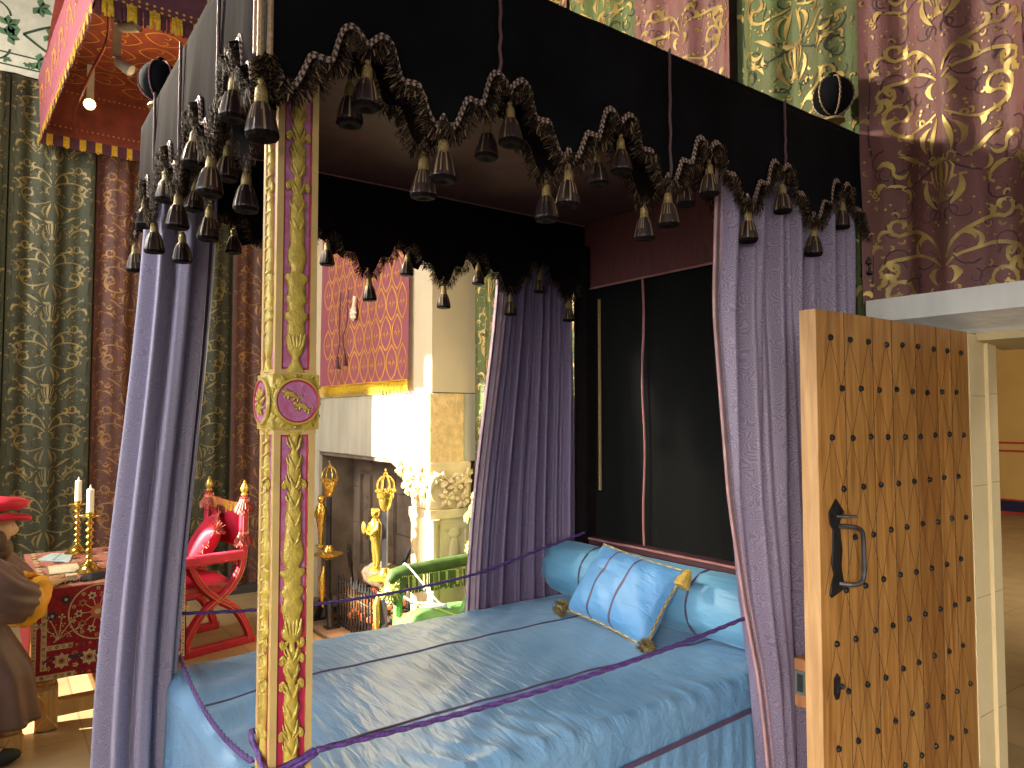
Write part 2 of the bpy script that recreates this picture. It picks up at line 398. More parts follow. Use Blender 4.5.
# wall with the sunny window openings, behind the viewpoint
m = MB(); YB = -3.6
m.box(-6.8, -6.16, YB-.3, YB, 0, 6).box(-4.10, 4.5, YB-.3, YB, 0, 6).box(-6.16, -4.10, YB-.3, YB, 0, 1.45).box(-6.16, -4.10, YB-.3, YB, 2.05, 2.95)
m.box(-4.55, -4.10, YB-.3, YB, 2.95, 6).box(-6.16, -5.24, YB-.3, YB, 5.2, 6).box(-4.98, -4.55, YB-.3, YB, 5.2, 6)
struct(m.build('wall_foot', K['plaster'], smooth=False))
m = MB(); m.box(-5.52, -5.50, YB-.2, YB-.15, 2.95, 5.2).box(-6.16, -4.55, YB-.2, YB-.15, 4.2, 4.22).box(-6.16, -4.10, YB-.2, YB-.15, 1.45, 1.5)
struct(m.build('window_1', K['white_beam'], smooth=False))
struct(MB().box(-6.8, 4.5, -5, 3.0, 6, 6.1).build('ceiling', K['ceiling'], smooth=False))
# doorway: white beam, yellow inner lintel, jamb
m = MB().prism([(2.55, 2.302), (2.55, 2.398), (2.715, 2.40), (2.715, 2.235), (2.69, 2.25)], lambda a, b, d: (d, a, b), .062, 2.0)
struct(m.build('trim_1', K['white_beam'], smooth=False))
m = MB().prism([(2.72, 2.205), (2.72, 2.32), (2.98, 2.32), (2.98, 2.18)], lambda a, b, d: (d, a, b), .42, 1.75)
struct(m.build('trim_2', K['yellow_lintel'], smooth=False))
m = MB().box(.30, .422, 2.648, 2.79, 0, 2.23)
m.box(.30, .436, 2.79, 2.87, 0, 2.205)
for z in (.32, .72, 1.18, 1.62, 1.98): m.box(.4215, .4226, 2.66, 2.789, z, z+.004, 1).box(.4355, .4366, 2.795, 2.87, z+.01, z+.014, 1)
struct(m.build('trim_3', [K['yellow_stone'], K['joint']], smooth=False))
# passage beyond the doorway
m = MB().box(-7, 4.5, 15.7, 15.9, 0, 4.2)
m.box(-7, 4.5, 15.69, 15.70, 1.36, 1.40, 1).box(-7, 4.5, 15.69, 15.70, 1.20, 1.24, 1)
m.box(-7, 4.5, 15.685, 15.70, .045, .25, 2).box(-7, 4.5, 15.68, 15.70, .25, .285, 1).box(-7, 4.5, 15.68, 15.70, 0, .045, 1)
struct(m.build('wall_passage', [K['ochre'], K['stripe_red'], K['navy']], smooth=False))
struct(MB().box(-7.2, -7, 3, 15.9, 0, 4.2).box(4.5, 4.7, 2.7, 15.9, 0, 4.2).build('wall_passage_side', K['ochre'], smooth=False))
struct(MB().box(-7.2, 4.7, 3.0, 15.9, 4.2, 4.3).build('ceiling_passage', K['plaster'], smooth=False))
# chimney breast above the fireplace
struct(MB().box(-6.5, -3.28, 2.30, 2.72, 2.09, 6).build('wall_chimney', K['plaster'], smooth=False))
# low dark plinth along the left wall
struct(MB().box(-6.5, -6.36, -3.5, 2.28, 0, .075).build('baseboard_left', K['skirting'], smooth=False, bevel=.006))

# ---- painted frieze high on the left wall
def curl(cx, cy, r0, r1, a0, a1, n=12):
    return [(cx+lerp(r0, r1, i/n)*cos(lerp(a0, a1, i/n)), cy+lerp(r0, r1, i/n)*sin(lerp(a0, a1, i/n))) for i in range(n+1)]
def bez(a, b, c, d, n=10):
    o = []
    for i in range(n+1):
        t = i/n; s = 1-t
        o.append(tuple(s**3*a[k]+3*s*s*t*b[k]+3*s*t*t*c[k]+t**3*d[k] for k in (0, 1)))
    return o
m = MB().box(-6.5, -6.46, -2.5, 2.3, 5.12, 6)
fz = lambda u, v, o: (-6.46+o, u, v)
def vine_leaf(m, fn, x, y, s, a, mi):
    for k in range(5):
        b = a+R(-100+50*k); l = s*(1.0 if k == 2 else .8)
        m.ribbon([(x, y), (x+l*.5*cos(b), y+l*.5*sin(b)), (x+l*cos(b), y+l*sin(b))], s*.55, fn, mi, 3)
for k in range(7):
    y0 = -2.2+.62*k
    for q in (-1, 1):
        m.ribbon(bez((y0, 5.52), (y0+.15, 5.52+.1*q), (y0+.3, 5.52+.22*q), (y0+.42, 5.52+.12*q), 12), .022, fz, 2, 0)
        m.ribbon(curl(y0+.36, 5.5+.16*q, .16, .02, 0, q*5.2, 18), .016, fz, 2, 2)
        vine_leaf(m, fz, y0+.36, 5.5+.16*q, .15, 1+k, 1); vine_leaf(m, fz, y0+.2, 5.47+.1*q, .10, 3+k, 1); vine_leaf(m, fz, y0+.5, 5.52+.05*q, .12, 5+k, 1)
        vine_leaf(m, fz, y0+.12, 5.55+.27*q, .12, 2+k*1.3, 1)
    m.ribbon(curl(y0+.2, 5.245, .05, .01, -1, 5, 12), .014, fz, 2, 2); m.ribbon(curl(y0+.34, 5.245, .05, .01, 4, -2, 12), .014, fz, 2, 2)
    vine_leaf(m, fz, y0+.5, 5.23, .05, k, 1); vine_leaf(m, fz, y0+.04, 5.24, .05, k+2, 1)
for z in (5.30, 5.185): m.box(-6.4595, -6.4575, -2.5, 2.3, z, z+.014, 2)
struct(m.build('trim_4', [K['cream_paint'], K['leaf_green'], K['leaf_dark']], smooth=False))
m = MB().tube([(-6.44, -2.5+.1*i, 5.115-.012*abs(sin(i*.9))) for i in range(49)], .008, 6)
struct(m.build('trim_5', K['iron']))

# ================================================================== WALL HANGINGS
def brocade(m, fn, u0, v0, W, H, gold, vine, seed=0):
    """one mirrored repeat of scrolls, urn, leaves and small flowers in a W x H cell"""
    rnd = random.Random(seed)
    def put(P, w, mi, taper=1, off=.004):
        for sgn in (1, -1):
            m.ribbon([(u0+sgn*x*W, v0+y*H) for x, y in P], w*W, fn, mi, taper, off)
    stems = (bez((.03, .12), (.20, .02), (.36, .08), (.36, .2))+curl(.28, .2, .08, .015, 0, 6.2, 12)[1:],
             bez((.02, .30), (.12, .42), (.34, .42), (.40, .33))+curl(.34, .33, .06, .012, 0, -5.6, 10)[1:],
             bez((.02, .34), (.06, .5), (.22, .56), (.30, .52))+curl(.30, .575, .055, .012, -pi/2, 4.2, 10)[1:],
             bez((.05, .84), (.2, .74), (.38, .78), (.42, .88))+curl(.36, .88, .06, .012, 0, 5.4, 10)[1:],
             bez((.44, .0), (.49, .2), (.40, .4), (.47, .62)))
    for q, P in enumerate(stems): put(P, .022 if q < 3 else .014, gold if q < 3 else vine, 2 if q > 2 else 1, .0035)
    for q, P in enumerate(stems):      # leaves springing from the stems
        for k in range(3, len(P)-2, 4):
            a = math.atan2(P[k+1][1]-P[k-1][1], P[k+1][0]-P[k-1][0]); sd = 1 if (k//4+q) % 2 else -1
            l = rnd.uniform(.05, .10); b = a+sd*.9
            x, y = P[k]; put(bez((x, y), (x+l*.6*cos(a), y+l*.6*sin(a)), (x+l*1.0*cos(a+sd*.5), y+l*1.0*sin(a+sd*.5)), (x+l*1.05*cos(b+sd*.35), y+l*1.05*sin(b+sd*.35)), 6), rnd.uniform(.022, .042), gold, 3)
    for a, b, c, d in (((.03, .60), (.1, .66), (.12, .72), (.09, .78)), ((.1, .86), (.18, .9), (.24, .97), (.3, .97)),
                       ((.09, .92), (.14, .98), (.12, 1.04), (.06, 1.06)), ((.22, .72), (.24, .78), (.3, .82), (.36, .8)),
                       ((.06, .90), (.08, .98), (.03, 1.05), (.02, 1.1)), ((.04, .2), (.1, .24), (.08, .3), (.03, .29))):
        put(bez(a, b, c, d, 6), .03, gold, 3)
    prof = [(.64, .05), (.66, .03), (.69, .02), (.72, .055), (.77, .085), (.82, .095), (.845, .07), (.86, .10), (.875, .10)]
    for i in range(len(prof)-1):
        a, b = prof[i], prof[i+1]
        for q in (-1, 1):
            for w0, w1 in (((.0, .2), (.45, .62), (.85, 1)) if i in (2, 3, 4, 5) else ((0, 1),)):
                m.poly2([(u0+q*a[1]*w0*W*.8, v0+a[0]*H), (u0+q*a[1]*w1*W*.8, v0+a[0]*H), (u0+q*b[1]*w1*W*.8, v0+b[0]*H), (u0+q*b[1]*w0*W*.8, v0+b[0]*H)], fn, gold)
    for k in range(46):
        x, y = rnd.uniform(.03, .48), rnd.uniform(.02, 1.0)
        s = rnd.uniform(.012, .026); a = rnd.uniform(0, 6)
        put(curl(x, y, s, s*.3, a, a+rnd.choice((-1, 1))*3.6, 5), .014, gold, 1)
    for k in range(60):
        x, y, s = rnd.uniform(.02, .48), rnd.uniform(.0, 1.0), rnd.uniform(.005, .011)
        for sgn in (1, -1):
            c = (u0+sgn*x*W, v0+y*H)
            m.poly2([(c[0]-s*W, c[1]), (c[0], c[1]-s*W), (c[0]+s*W, c[1]), (c[0], c[1]+s*W)], fn, gold)
    for k in range(16):
        x, y, r = rnd.uniform(.06, .44), rnd.uniform(.05, .95), rnd.uniform(.04, .08)
        a = rnd.uniform(0, 6)
        put(curl(x, y, r, r*.2, a, a+rnd.choice((-1, 1))*5, 9), .012, vine, 2, .003)

def hanging(name_label, wall, a0, a1, z0, z1, mats, seed, amp=.026, cell=.78):
    W = a1-a0; m = MB(); ph = seed*1.7
    def fold(u): return amp*(1+sin(2*pi*(u-a0)/W*2.0+ph))+amp*.4*sin(2*pi*(u-a0)/W*5+ph*2)
    if wall == 'left': fn = lambda u, v, o: (-6.485+fold(u)+o, u, v)
    else: fn = lambda u, v, o: (u, 2.712-fold(u)-o-.012, v)
    flip = wall == 'left'
    m.grid(28, 6, lambda i, j: fn(lerp(a0+.004, a1-.004, i), lerp(z0, z1, j), 0), 0)
    if wall == 'left':
        m.origin = (-6.485, (a0+a1)/2, z0)
    else:
        m.origin = ((a0+a1)/2, 2.7, z0)
    v = z0-.12
    uc = (a0+a1)/2
    fnc = lambda u, v, o: fn(max(a0+.006, min(a1-.006, u)), max(z0+.004, min(z1-.004, v)), o)
    k = 0
    while v < z1:
        brocade(m, fnc, uc, v, W*.98, cell, 1, 2, seed*31)
        v += cell; k += 1
    o = m.build('wall_hanging', mats, smooth=False)
    for p in o.data.polygons: p.use_smooth = True
    return tag(o, name_label, 'wall hanging', 'brocade wall hangings')
K['vine_olive'] = mat('dark olive vine thread', (.014, .016, .007), .7)
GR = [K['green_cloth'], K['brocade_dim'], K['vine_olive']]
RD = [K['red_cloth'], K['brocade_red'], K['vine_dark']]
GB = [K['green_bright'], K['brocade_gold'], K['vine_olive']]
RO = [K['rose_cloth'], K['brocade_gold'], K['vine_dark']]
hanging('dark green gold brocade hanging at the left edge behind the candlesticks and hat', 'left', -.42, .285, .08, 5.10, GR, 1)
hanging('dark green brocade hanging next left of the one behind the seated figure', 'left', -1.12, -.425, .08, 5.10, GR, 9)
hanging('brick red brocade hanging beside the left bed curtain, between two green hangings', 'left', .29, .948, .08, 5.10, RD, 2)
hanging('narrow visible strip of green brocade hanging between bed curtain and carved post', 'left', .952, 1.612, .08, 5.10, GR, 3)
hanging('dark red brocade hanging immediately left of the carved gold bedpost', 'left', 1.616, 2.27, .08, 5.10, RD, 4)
hanging('sliver of green gold brocade between the fireplace and the far bed curtain', 'head', -3.225, -2.755, .08, 5.6, GB, 5)
hanging('rose brocade hanging peeping over the canopy edge at the top middle', 'head', -2.75, -2.08, .08, 5.6, RO, 6)
hanging('green and gold brocade hanging above the canopy, left of the rose one', 'head', -2.075, -1.405, .08, 5.6, GB, 7)
hanging('rose pink brocade hanging above the canopy between two green hangings', 'head', -1.395, -.695, .08, 5.6, RO, 8)
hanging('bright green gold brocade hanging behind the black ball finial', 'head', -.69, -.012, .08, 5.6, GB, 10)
hanging('large rose brocade hanging above the white door beam, dimmed by the canopy shadow', 'head', .0, .69, 2.40, 5.6, RO, 12, .034)
hanging('rose brocade hanging next right of the large one over the door beam', 'head', .695, 1.4, 2.40, 5.6, RO, 13, .034)

# ================================================================== DOOR
D = thing('door_1', 'open studded golden oak plank door with black iron handle', 'door', (.392, 2.64, 0)); D['kind'] = 'structure'
PY = [1.572, 1.732, 1.909, 2.039, 2.21, 2.376, 2.494, 2.642]
m = MB(); ZT = 2.236
for a, b in zip(PY, PY[1:]):
    m.box(.372, .42, a+.0012, b-.0012, .015, ZT, (0, 2, 0, 2, 3, 0, 2)[PY.index(a)])
m.box(.366, .4175, 1.572, 2.642, .012, ZT-.001)
for y in PY[1:-1]: m.box(.419, .4203, y-.0022, y+.0022, .015, ZT-.0005, 1)
fd = lambda u, v, o: (.4201+o, u, v)
# scribed lattice between the studs
zr = [2.15-.1602*i for i in range(14)]
for i in range(13):
    odd = i % 2
    for k in range(10):
        y = 1.648+.1162*k + (.061 if odd else 0)
        for dy in (-.055 if odd else .061, .061 if odd else -.055):
            y2 = y+dy
            if 1.58 < y < 2.63 and 1.58 < y2 < 2.63:
                m.ribbon([(y, zr[i]), (y2, zr[i+1])], .003, fd, 1, 0, .0004)
m.build('plank_panel', [K['oak'], K['groove'], K['oak_b'], K['oak_c']], D, smooth=False)
MB().box(.364, .4195, 1.5695, 1.5735, .014, ZT).build('edge_face', K['oak_end'], D, smooth=False)
n0 = None
for i in range(10):
    odd = i % 2
    for k in range(9 - odd):
        y = 1.648+.1162*k+(.061 if odd else 0)
        if i in (4,) and k == 0: continue
        if n0 is None:
            nb = MB(); nb.origin = (0, 0, 0)
            nb.lathe([(.0105, 0), (.0105, .004), (.0085, .009), (.004, .0115), (.0001, .012)], (0, 0, 0), 8, 0, 'X')
            n0 = nb.build('nail', K['iron'], None, ang=30)
            n0.parent = D; o = n0
        else:
            o = n0.copy(); col.objects.link(o)
        o.location = sub((.4195, y+random.uniform(-.004, .004), zr[i]+random.uniform(-.004, .004)), D.location)
        o.rotation_euler = (random.uniform(0, 1), 0, 0)
# handle plate with pointed head
pl = [(1.660, 1.640), (1.618, 1.600), (1.622, 1.565), (1.638, 1.545), (1.634, 1.47), (1.628, 1.44), (1.640, 1.405), (1.625, 1.375), (1.615, 1.345), (1.625, 1.335), (1.69, 1.352), (1.697, 1.37), (1.688, 1.40), (1.682, 1.43), (1.690, 1.475), (1.682, 1.52), (1.678, 1.565), (1.703, 1.598)]
hp = MB().prism(pl, lambda a, b, d: (d, a, b), .420, .4255).build('handle_plate', K['iron'], D, smooth=False, bevel=.0015)
hh = MB()
hh.tube(catmull([(.424, 1.672, 1.553), (.455, 1.685, 1.553), (.470, 1.71, 1.546), (.474, 1.722, 1.525), (.474, 1.725, 1.45), (.474, 1.722, 1.40), (.470, 1.708, 1.378), (.452, 1.685, 1.372), (.424, 1.670, 1.374)], 5), .0075, 8)
hh.build('pull_handle', K['steel'], hp)
hh = MB().tube([(.424, 1.662, 1.585), (.45, 1.672, 1.586), (.474, 1.69, 1.588)], [.006, .005, .004], 6)
hh.lathe([(.008, 0), (.008, .004), (.0001, .008)], (.4255, 1.64, 1.595), 8, 0, 'X').lathe([(.008, 0), (.008, .004), (.0001, .008)], (.4255, 1.688, 1.595), 8, 0, 'X')
hh.build('thumb_latch', K['iron'], hp)
kp = [(1.648, 1.10), (1.632, 1.085), (1.63, 1.04), (1.64, 1.02), (1.655, 1.02), (1.664, 1.04), (1.664, 1.085)]
ke = MB().prism(kp, lambda a, b, d: (d, a, b), .420, .424).build('keyhole_plate', K['iron'], D, smooth=False)
MB().box(.4235, .4265, 1.643, 1.652, 1.04, 1.075).lathe([(.009, 0), (.009, .006), (.0001, .01)], (.424, 1.672, 1.055), 8, 0, 'X').build('keyhole_cover', K['steel'], ke, smooth=False)
lb = MB().box(.318, .366, 1.578, 1.86, .985, 1.135).build('lock_box', K['oak_lock'], D, smooth=False, bevel=.004)
MB().box(.322, .362, 1.574, 1.579, 1.025, 1.10).box(.332, .352, 1.5725, 1.5745, 1.035, 1.09, 1).build('lock_plate', [K['pewter'], K['iron']], lb, smooth=False)
hg = MB()
for z in (.4, 1.75): hg.box(.42, .4245, 2.3, 2.64, z, z+.05)
hg.build('strap_hinge', K['iron'], D, smooth=False) if False else None

# ================================================================== BED
BED = thing('four_poster_bed', 'four poster bed with black velvet canopy and carved gold and crimson corner post', 'bed', (-.9, 1.3, 0))
PER = .443; S0 = .24
HALF = [(0, .0), (.02, .022), (.042, .036), (.066, .022), (.082, -.02), (.094, -.062), (.118, -.066), (.146, -.066), (.162, -.098), (.18, -.138), (.198, -.160), (.211, -.152), (.2215, -.126)]
def zprof(s, z0=2.862):
    d = ((s-S0+PER/2) % PER)-PER/2
    return z0+interp(HALF_S, abs(d))
HALF_S = [(p[0], p[1]) for p in catmull(HALF, 5)]
ZTOP = 3.166; CL = 2.675; CWD = 1.8

tas = MB(); tas.origin = (0, 0, 0)
TP = [(.0001, 0), (.006, -.002), (.008, -.008), (.005, -.014), (.009, -.018), (.0135, -.026), (.0155, -.045), (.016, -.056), (.018, -.06), (.0225, -.066), (.0285, -.082), (.0335, -.102), (.0375, -.121), (.0385, -.131), (.034, -.141), (.02, -.143), (.0001, -.135)]
_rt = random.Random(21); _col = [_rt.random() for _ in range(48)]; _rad = [1+_rt.uniform(-.075, .05) for _ in range(48)]
NTP = len(TP)
def tas_m(j, k):
    if j < 8: return 0
    if j > 12: return 4  # underside blackened as painted shade in the hollow of the skirt
    c = _col[k]+(.06*(j-10))
    return 1 if c > .48 else (2 if c < .16 else 3)
tas.lathe(TP[::-1], (0, 0, 0), 48, 0, 'Z', mfn=lambda j, k: tas_m(NTP-2-j, k), rib=lambda k, j: 1 if j > NTP-10 else _rad[k])
TASM = tas.build('tassel', [K['tassel_head'], K['tassel_skirt'], K['fringe_lite'], K['fringe_mid'], K['inner_velvet_shade']], None)
TASM_mesh = TASM.data
bpy.data.objects.remove(TASM)
def tassel(par, P, sc=1.0, tilt=0):
    o = bpy.data.objects.new('tassel', TASM_mesh); col.objects.link(o); o.parent = par
    o.location = sub(P, wloc(par)); o.scale = (sc,)*3
    o.rotation_euler = (random.uniform(-.05, .05)+tilt, random.uniform(-.05, .05), random.uniform(0, 6))

def valance(nm, label, fn, length, z0, rise, nseed, outer=True, s_from=0.0, folds=.006, trim=True, seams=(), tdrop=.03):
    """fn(s, out, z) -> world point; out is metres outwards from the cloth"""
    N = int(length/.011); m = MB()
    zb = lambda s: zprof(s, z0)+rise*s
    fo = lambda s, t: folds*(sin(s*21+nseed)*.5+vnoise(s*9+nseed*7)*1.6-.8)*t*(1+.8*smooth((s-length*.55)/(length*.4)))
    m.grid(N, 10, lambda i, j: fn(s_from+i*(length-s_from), fo(s_from+i*(length-s_from), 1-j)+(.012*(1-j)), lerp(zb(s_from+i*(length-s_from)), ZTOP-(0 if outer else .03), j)), 0)
    if outer:   # rolled top edge
        m.tube([fn(s_from+(length-s_from)*i/40, -.012, ZTOP-.004+.004*vnoise(i*.8, nseed)) for i in range(41)], .014, 8)
    o = m.build('valance', K['black_velvet'] if outer else K['inner_velvet_shade'], BED)
    if label: o['label'] = label
    if outer: o.modifiers.new('solid', 'SOLIDIFY').thickness = .004
    pts = []
    n = int(length/.006)
    for i in range(n+1):
        s = s_from+(length-s_from)*i/n; pts.append((s, zb(s)))
    # resample by arc length
    rs = [pts[0]]; step = .0045; acc = 0
    for a, b in zip(pts, pts[1:]):
        d = math.hypot(b[0]-a[0], b[1]-a[1]); t = step-acc
        while t <= d:
            rs.append((lerp(a[0], b[0], t/d), lerp(a[1], b[1], t/d))); t += step
        acc = d-(t-step)
    if trim:
        off = .020
        P = [fn(s, off, z) for s, z in rs]
        c = MB().tube(P, .0066, 6, 0, mfn=lambda i, k: 1 if ((i+k)//2) % 2 else 0)
        P2 = [fn(s, off-.002, z+.0105) for s, z in rs]
        c.tube(P2, .005, 5, 0, mfn=lambda i, k: 1 if ((i+k)//2) % 2 else 0)
        c.build('bead_cord', [K['bead_dark'], K['bead_pale']], o)
    fr = MB(); rnd = random.Random(nseed)
    for i in range(2, len(rs)-2):
        a, b = rs[i-2], rs[i+2]; dx, dz = b[0]-a[0], b[1]-a[1]; l = math.hypot(dx, dz) or 1
        nx, nz = dz/l, -dx/l
        for q in range(11 if trim else 4):
            L = rnd.uniform(.022, .052); sp = rnd.gauss(0, .5); oo = rnd.uniform(-.006, .02) if trim else rnd.uniform(-.008, .008)
            ex, ez = nx+sp*dx/l, nz+sp*dz/l-.25
            el = math.hypot(ex, ez) or 1; ex /= el; ez /= el
            s, z = rs[i]; w = rnd.uniform(.0007, .0017)
            A = fn(s-w, .012+oo*.3, z); B = fn(s+w, .012+oo*.3, z)
            C = fn(s+ex*L*.6+w*1.3, .02+oo*1.5, z+ez*L*.6); Dd = fn(s+ex*L*.6-w*1.3, .02+oo*1.5, z+ez*L*.6)
            E2 = fn(s+ex*L+w, .012+oo*1.8, z+ez*L); F2 = fn(s+ex*L-w, .012+oo*1.8, z+ez*L)
            r = rnd.random(); mi = 0 if r < .46 else (1 if r < .86 else 2)
            fr.quad((A, B, C, Dd), mi); fr.quad((Dd, C, E2, F2), mi)
    fo2 = fr.build('fringe', [K['fringe_dark'], K['fringe_mid'], K['fringe_lite']], o, smooth=False)
    # tassels under each notch and each valley point
    k = 0
    while S0+PER*k-PER/2 < length+.05:
        s = S0+PER*k
        if s < length-.02: tassel(o, fn(s, .018, zb(s)-tdrop), .92)
        s2 = S0+PER*k-PER/2+.001
        if .05 < s2 < length+.02: tassel(o, fn(s2, .018, zb(s2)-.040), .96)
        k += 1
    for s in seams:
        m = MB().tube([fn(s+.004*sin(t*3), .016, lerp(ZTOP+.006, zb(s)+.01, t/8)) for t in range(9)], .0055, 6)
        m.build('seam_cord', K['mauve_cord'], o)
    return o
near = valance('near', None, lambda s, o, z: (o, s, z), CL, 2.828, .018, 3, seams=(.65, 1.366, 2.044))
foot = valance('foot', 'velvet coloured greyish for the light it catches', lambda s, o, z: (-s, -o, z), CWD, 2.83, .0, 5, folds=.014, seams=(.42, .93, 1.4))
valance('near_in', None, lambda s, o, z: (-.075-o, s+.0, z-.01), CL-.1, 2.825, .01, 8, outer=False, trim=False, tdrop=.02)
valance('foot_in', None, lambda s, o, z: (-s-.05, .075+o, z-.01), CWD-.1, 2.825, 0, 9, outer=False, trim=False, tdrop=.02)
valance('far_in', None, lambda s, o, z: (-1.72+o, s+.13, z-.01), CL-.2, 2.80, .0, 10, outer=False, trim=False, tdrop=.02)
o = MB().grid(80, 6, lambda i, j: (-1.8, i*CL, lerp(zprof(i*CL, 2.86), ZTOP, j))).build('valance', K['black_velvet'], BED)
foot.data.materials[0] = mat('black velvet in lit tone', (.0095, .0066, .008), .9, sheen=0, var=.45, scale=3, stretch=(6, 1, .5), bump=.1, bscale=9, spec=.05)  # lighter copy of the black velvet, light on the foot side coloured in
# corner bunch of fringe and big corner tassel
cb = MB(); rnd = random.Random(4)
for i in range(1600):
    a = rnd.uniform(-2.2, .7); L = rnd.uniform(.025, .055); t = rnd.random()
    z = 2.76-.11*t; w = .0015
    d = (cos(a), sin(a), -.9); P = (.004, -.004, z); Q = add(P, mul(norm(d), L))
    cb.quad((add(P, (0, w, 0)), add(P, (0, -w, 0)), add(Q, (0, -w, 0)), add(Q, (0, w, 0))), rnd.choice((0, 0, 1, 2)))
cbo = cb.build('corner_fringe', [K['fringe_dark'], K['fringe_mid'], K['fringe_lite']], near, smooth=False)
tassel(near, (.028, -.028, 2.675), 1.0)
# gilt braid down the near foot corner and down the wall end
m = MB()
for q in (-1, 1):
    m.tube([(.017+.004*q, -.017+.010*q, 3.18-.01*i) for i in range(46)], .0075, 6, 0, mfn=lambda i, k: 1 if ((i*2+k*q) // 2) % 2 else 0)
m.tube([(-.014, -.030, 3.18-.01*i) for i in range(44)], .006, 6, 1)
m.build('corner_braid', [K['gilt_braid'], K['bead_pale']], near)
MB().tube([(.012, CL+.006, 3.17-.012*i) for i in range(38)], .007, 6, 0, mfn=lambda i, k: 1 if (i+k) % 3 == 0 else 0).build('corner_braid', [K['gilt_braid'], K['bead_dark']], near)
tassel(near, (.014, CL+.002, 2.66), .95)
m = MB().tube(catmull([(.02, -.03, 3.16), (.035, -.045, 3.1), (.01, -.06, 3.09), (-.01, -.045, 3.12), (.01, -.035, 3.15)], 5), .004, 5)
m.tube(catmull([(.02, -.03, 3.13), (.0, -.06, 3.08), (-.02, -.07, 3.04), (-.012, -.06, 2.99)], 5), .004, 5)
m.build('ribbon_tie', K['rope'], near)
# canopy top, ceiling cloth and framing
m = MB().box(-1.79, -.012, .012, CL, 3.146, 3.158).build('canopy_top', K['black_velvet'], BED, smooth=False)
MB().grid(24, 24, lambda i, j: (-1.73+i*1.66, .07+j*2.5, 3.10+.006*sin(i*9)*sin(j*7))).build('ceiling_cloth', K['celure'], BED)
MB().tube([(-1.70, .1+.06*i, 3.094) for i in range(41)], .004, 5).build('ceiling_cord', K['pink_cord'], BED)
# ball finials
def finial(P):
    m = MB(); r = .085
    prof = [(.028, -.022), (.034, -.012), (.02, 0)]+[(max(.012, r*sin(a)), r-r*cos(a)*1.03) for a in [R(12+156*i/20) for i in range(21)]]+[(.016, .176), (.02, .183), (.015, .192), (.0001, .196)]
    m.lathe(prof, P, 28, 0)
    f = m.build('finial', K['black_velvet'], BED)
    c = MB()
    for k in range(6):
        a = pi*2*k/6+.35
        c.tube([add(P, ((r+.002)*sin(t)*cos(a), (r+.002)*sin(t)*sin(a), r-(r+.004)*cos(t)*1.03)) for t in [R(10+160*i/24) for i in range(25)]], .0042, 5, mfn=lambda i, k2: (i+k2) % 2)
    c.build('finial_cord', [K['pink_cord'] if P[0] < -1 else K['gilt_braid'], K['mauve_cord']], f)
    m = MB().lathe([(.05, -.03), (.045, -.018), (.022, -.01), (.018, .002)], P, 16, 0)
    m.build('finial_foot', K['gilt_braid'], f)
finial((-.06, 2.535, 3.255)); finial((-1.755, .06, 3.285))
finial((-1.74, 2.535, 3.255)); finial((-.06, .06, 3.285))
# head cloth, tester band, rail
hc = MB().grid(60, 8, lambda i, j: (-1.72+i*1.66, 2.555-.012*sin(i*40)*(1-j)-.01*sin(i*17+1), 1.0+j*2.1)).build('head_cloth', K['headcloth'], BED)
tb = MB().grid(40, 6, lambda i, j: (-1.70+i*1.62, 2.50-.006*sin(i*31)*(1-j), 2.69+j*.41)).build('tester_band', K['tester_red'], BED)
MB().tube([(-1.70+1.62*i/20, 2.492, 2.69) for i in range(21)], .006, 6).build('tester_edge', K['pink_cord'], tb)
m = MB().tube([(-1.232+.008*sin(i*.4), 2.525, 2.69-.05*i) for i in range(32)], .007, 6)
m.build('head_cord', K['pink_cord'], hc)
MB().box(-1.60, -1.588, 2.515, 2.528, 1.45, 2.62).build('gilt_strip', K['gilt_braid'], hc, smooth=False)
hr = MB().box(-1.72, -.06, 2.47, 2.56, 1.12, 1.165).build('head_rail', K['vine_dark'], BED, smooth=False, bevel=.006)
MB().tube([(-1.72+1.66*i/20, 2.466, 1.158) for i in range(21)], .007, 6).build('rail_cord', K['pink_cord'], hr)
# ---- carved posts
PXW = (-.165, -.055); PYW = (.04, .142)
def relief(m, cen, prof, fn, depth, mi):
    P = catmull([(z, w, depth if w > .01 else depth*.8) for z, w in prof], 3)
    def g(i, j):
        k = j*(len(P)-1); z, w, d = P[int(round(k))]
        a = pi*i; return fn(cen+w*cos(a), z, d*sin(a)**.7+.0004)
    m.grid(12, len(P)-1, g, mi)
UP = [(2.74, .010), (2.70, .014), (2.66, .018), (2.62, .012), (2.60, .009), (2.575, .012), (2.54, .018), (2.51, .013), (2.48, .009), (2.46, .012), (2.41, .017), (2.36, .019), (2.325, .017), (2.31, .022), (2.285, .023), (2.262, .016), (2.252, .016), (2.248, .027), (2.236, .029), (2.224, .022), (2.20, .022), (2.194, .026), (2.182, .026), (2.174, .021), (2.158, .022), (2.152, .029), (2.14, .029), (2.132, .022), (2.10, .022), (2.08, .024), (2.06, .019), (2.045, .010), (2.038, .009), (2.03, .012), (2.02, .018), (2.008, .026)]
LO = [(1.862, .020), (1.85, .010), (1.82, .009), (1.79, .014), (1.765, .017), (1.745, .010), (1.735, .009), (1.71, .014), (1.65, .019), (1.60, .021), (1.575, .026), (1.55, .024), (1.535, .016), (1.53, .030), (1.518, .030), (1.508, .021), (1.49, .022), (1.482, .028), (1.472, .028), (1.462, .021), (1.45, .025), (1.436, .027), (1.42, .021), (1.40, .018), (1.385, .026), (1.37, .022), (1.355, .008), (1.345, .008), (1.33, .011), (1.30, .018), (1.27, .014), (1.258, .010), (1.23, .016), (1.19, .018), (1.155, .011), (1.14, .010), (1.10, .017), (1.06, .018), (1.0, .013), (.96, .02), (.9, .022), (.86, .02)]
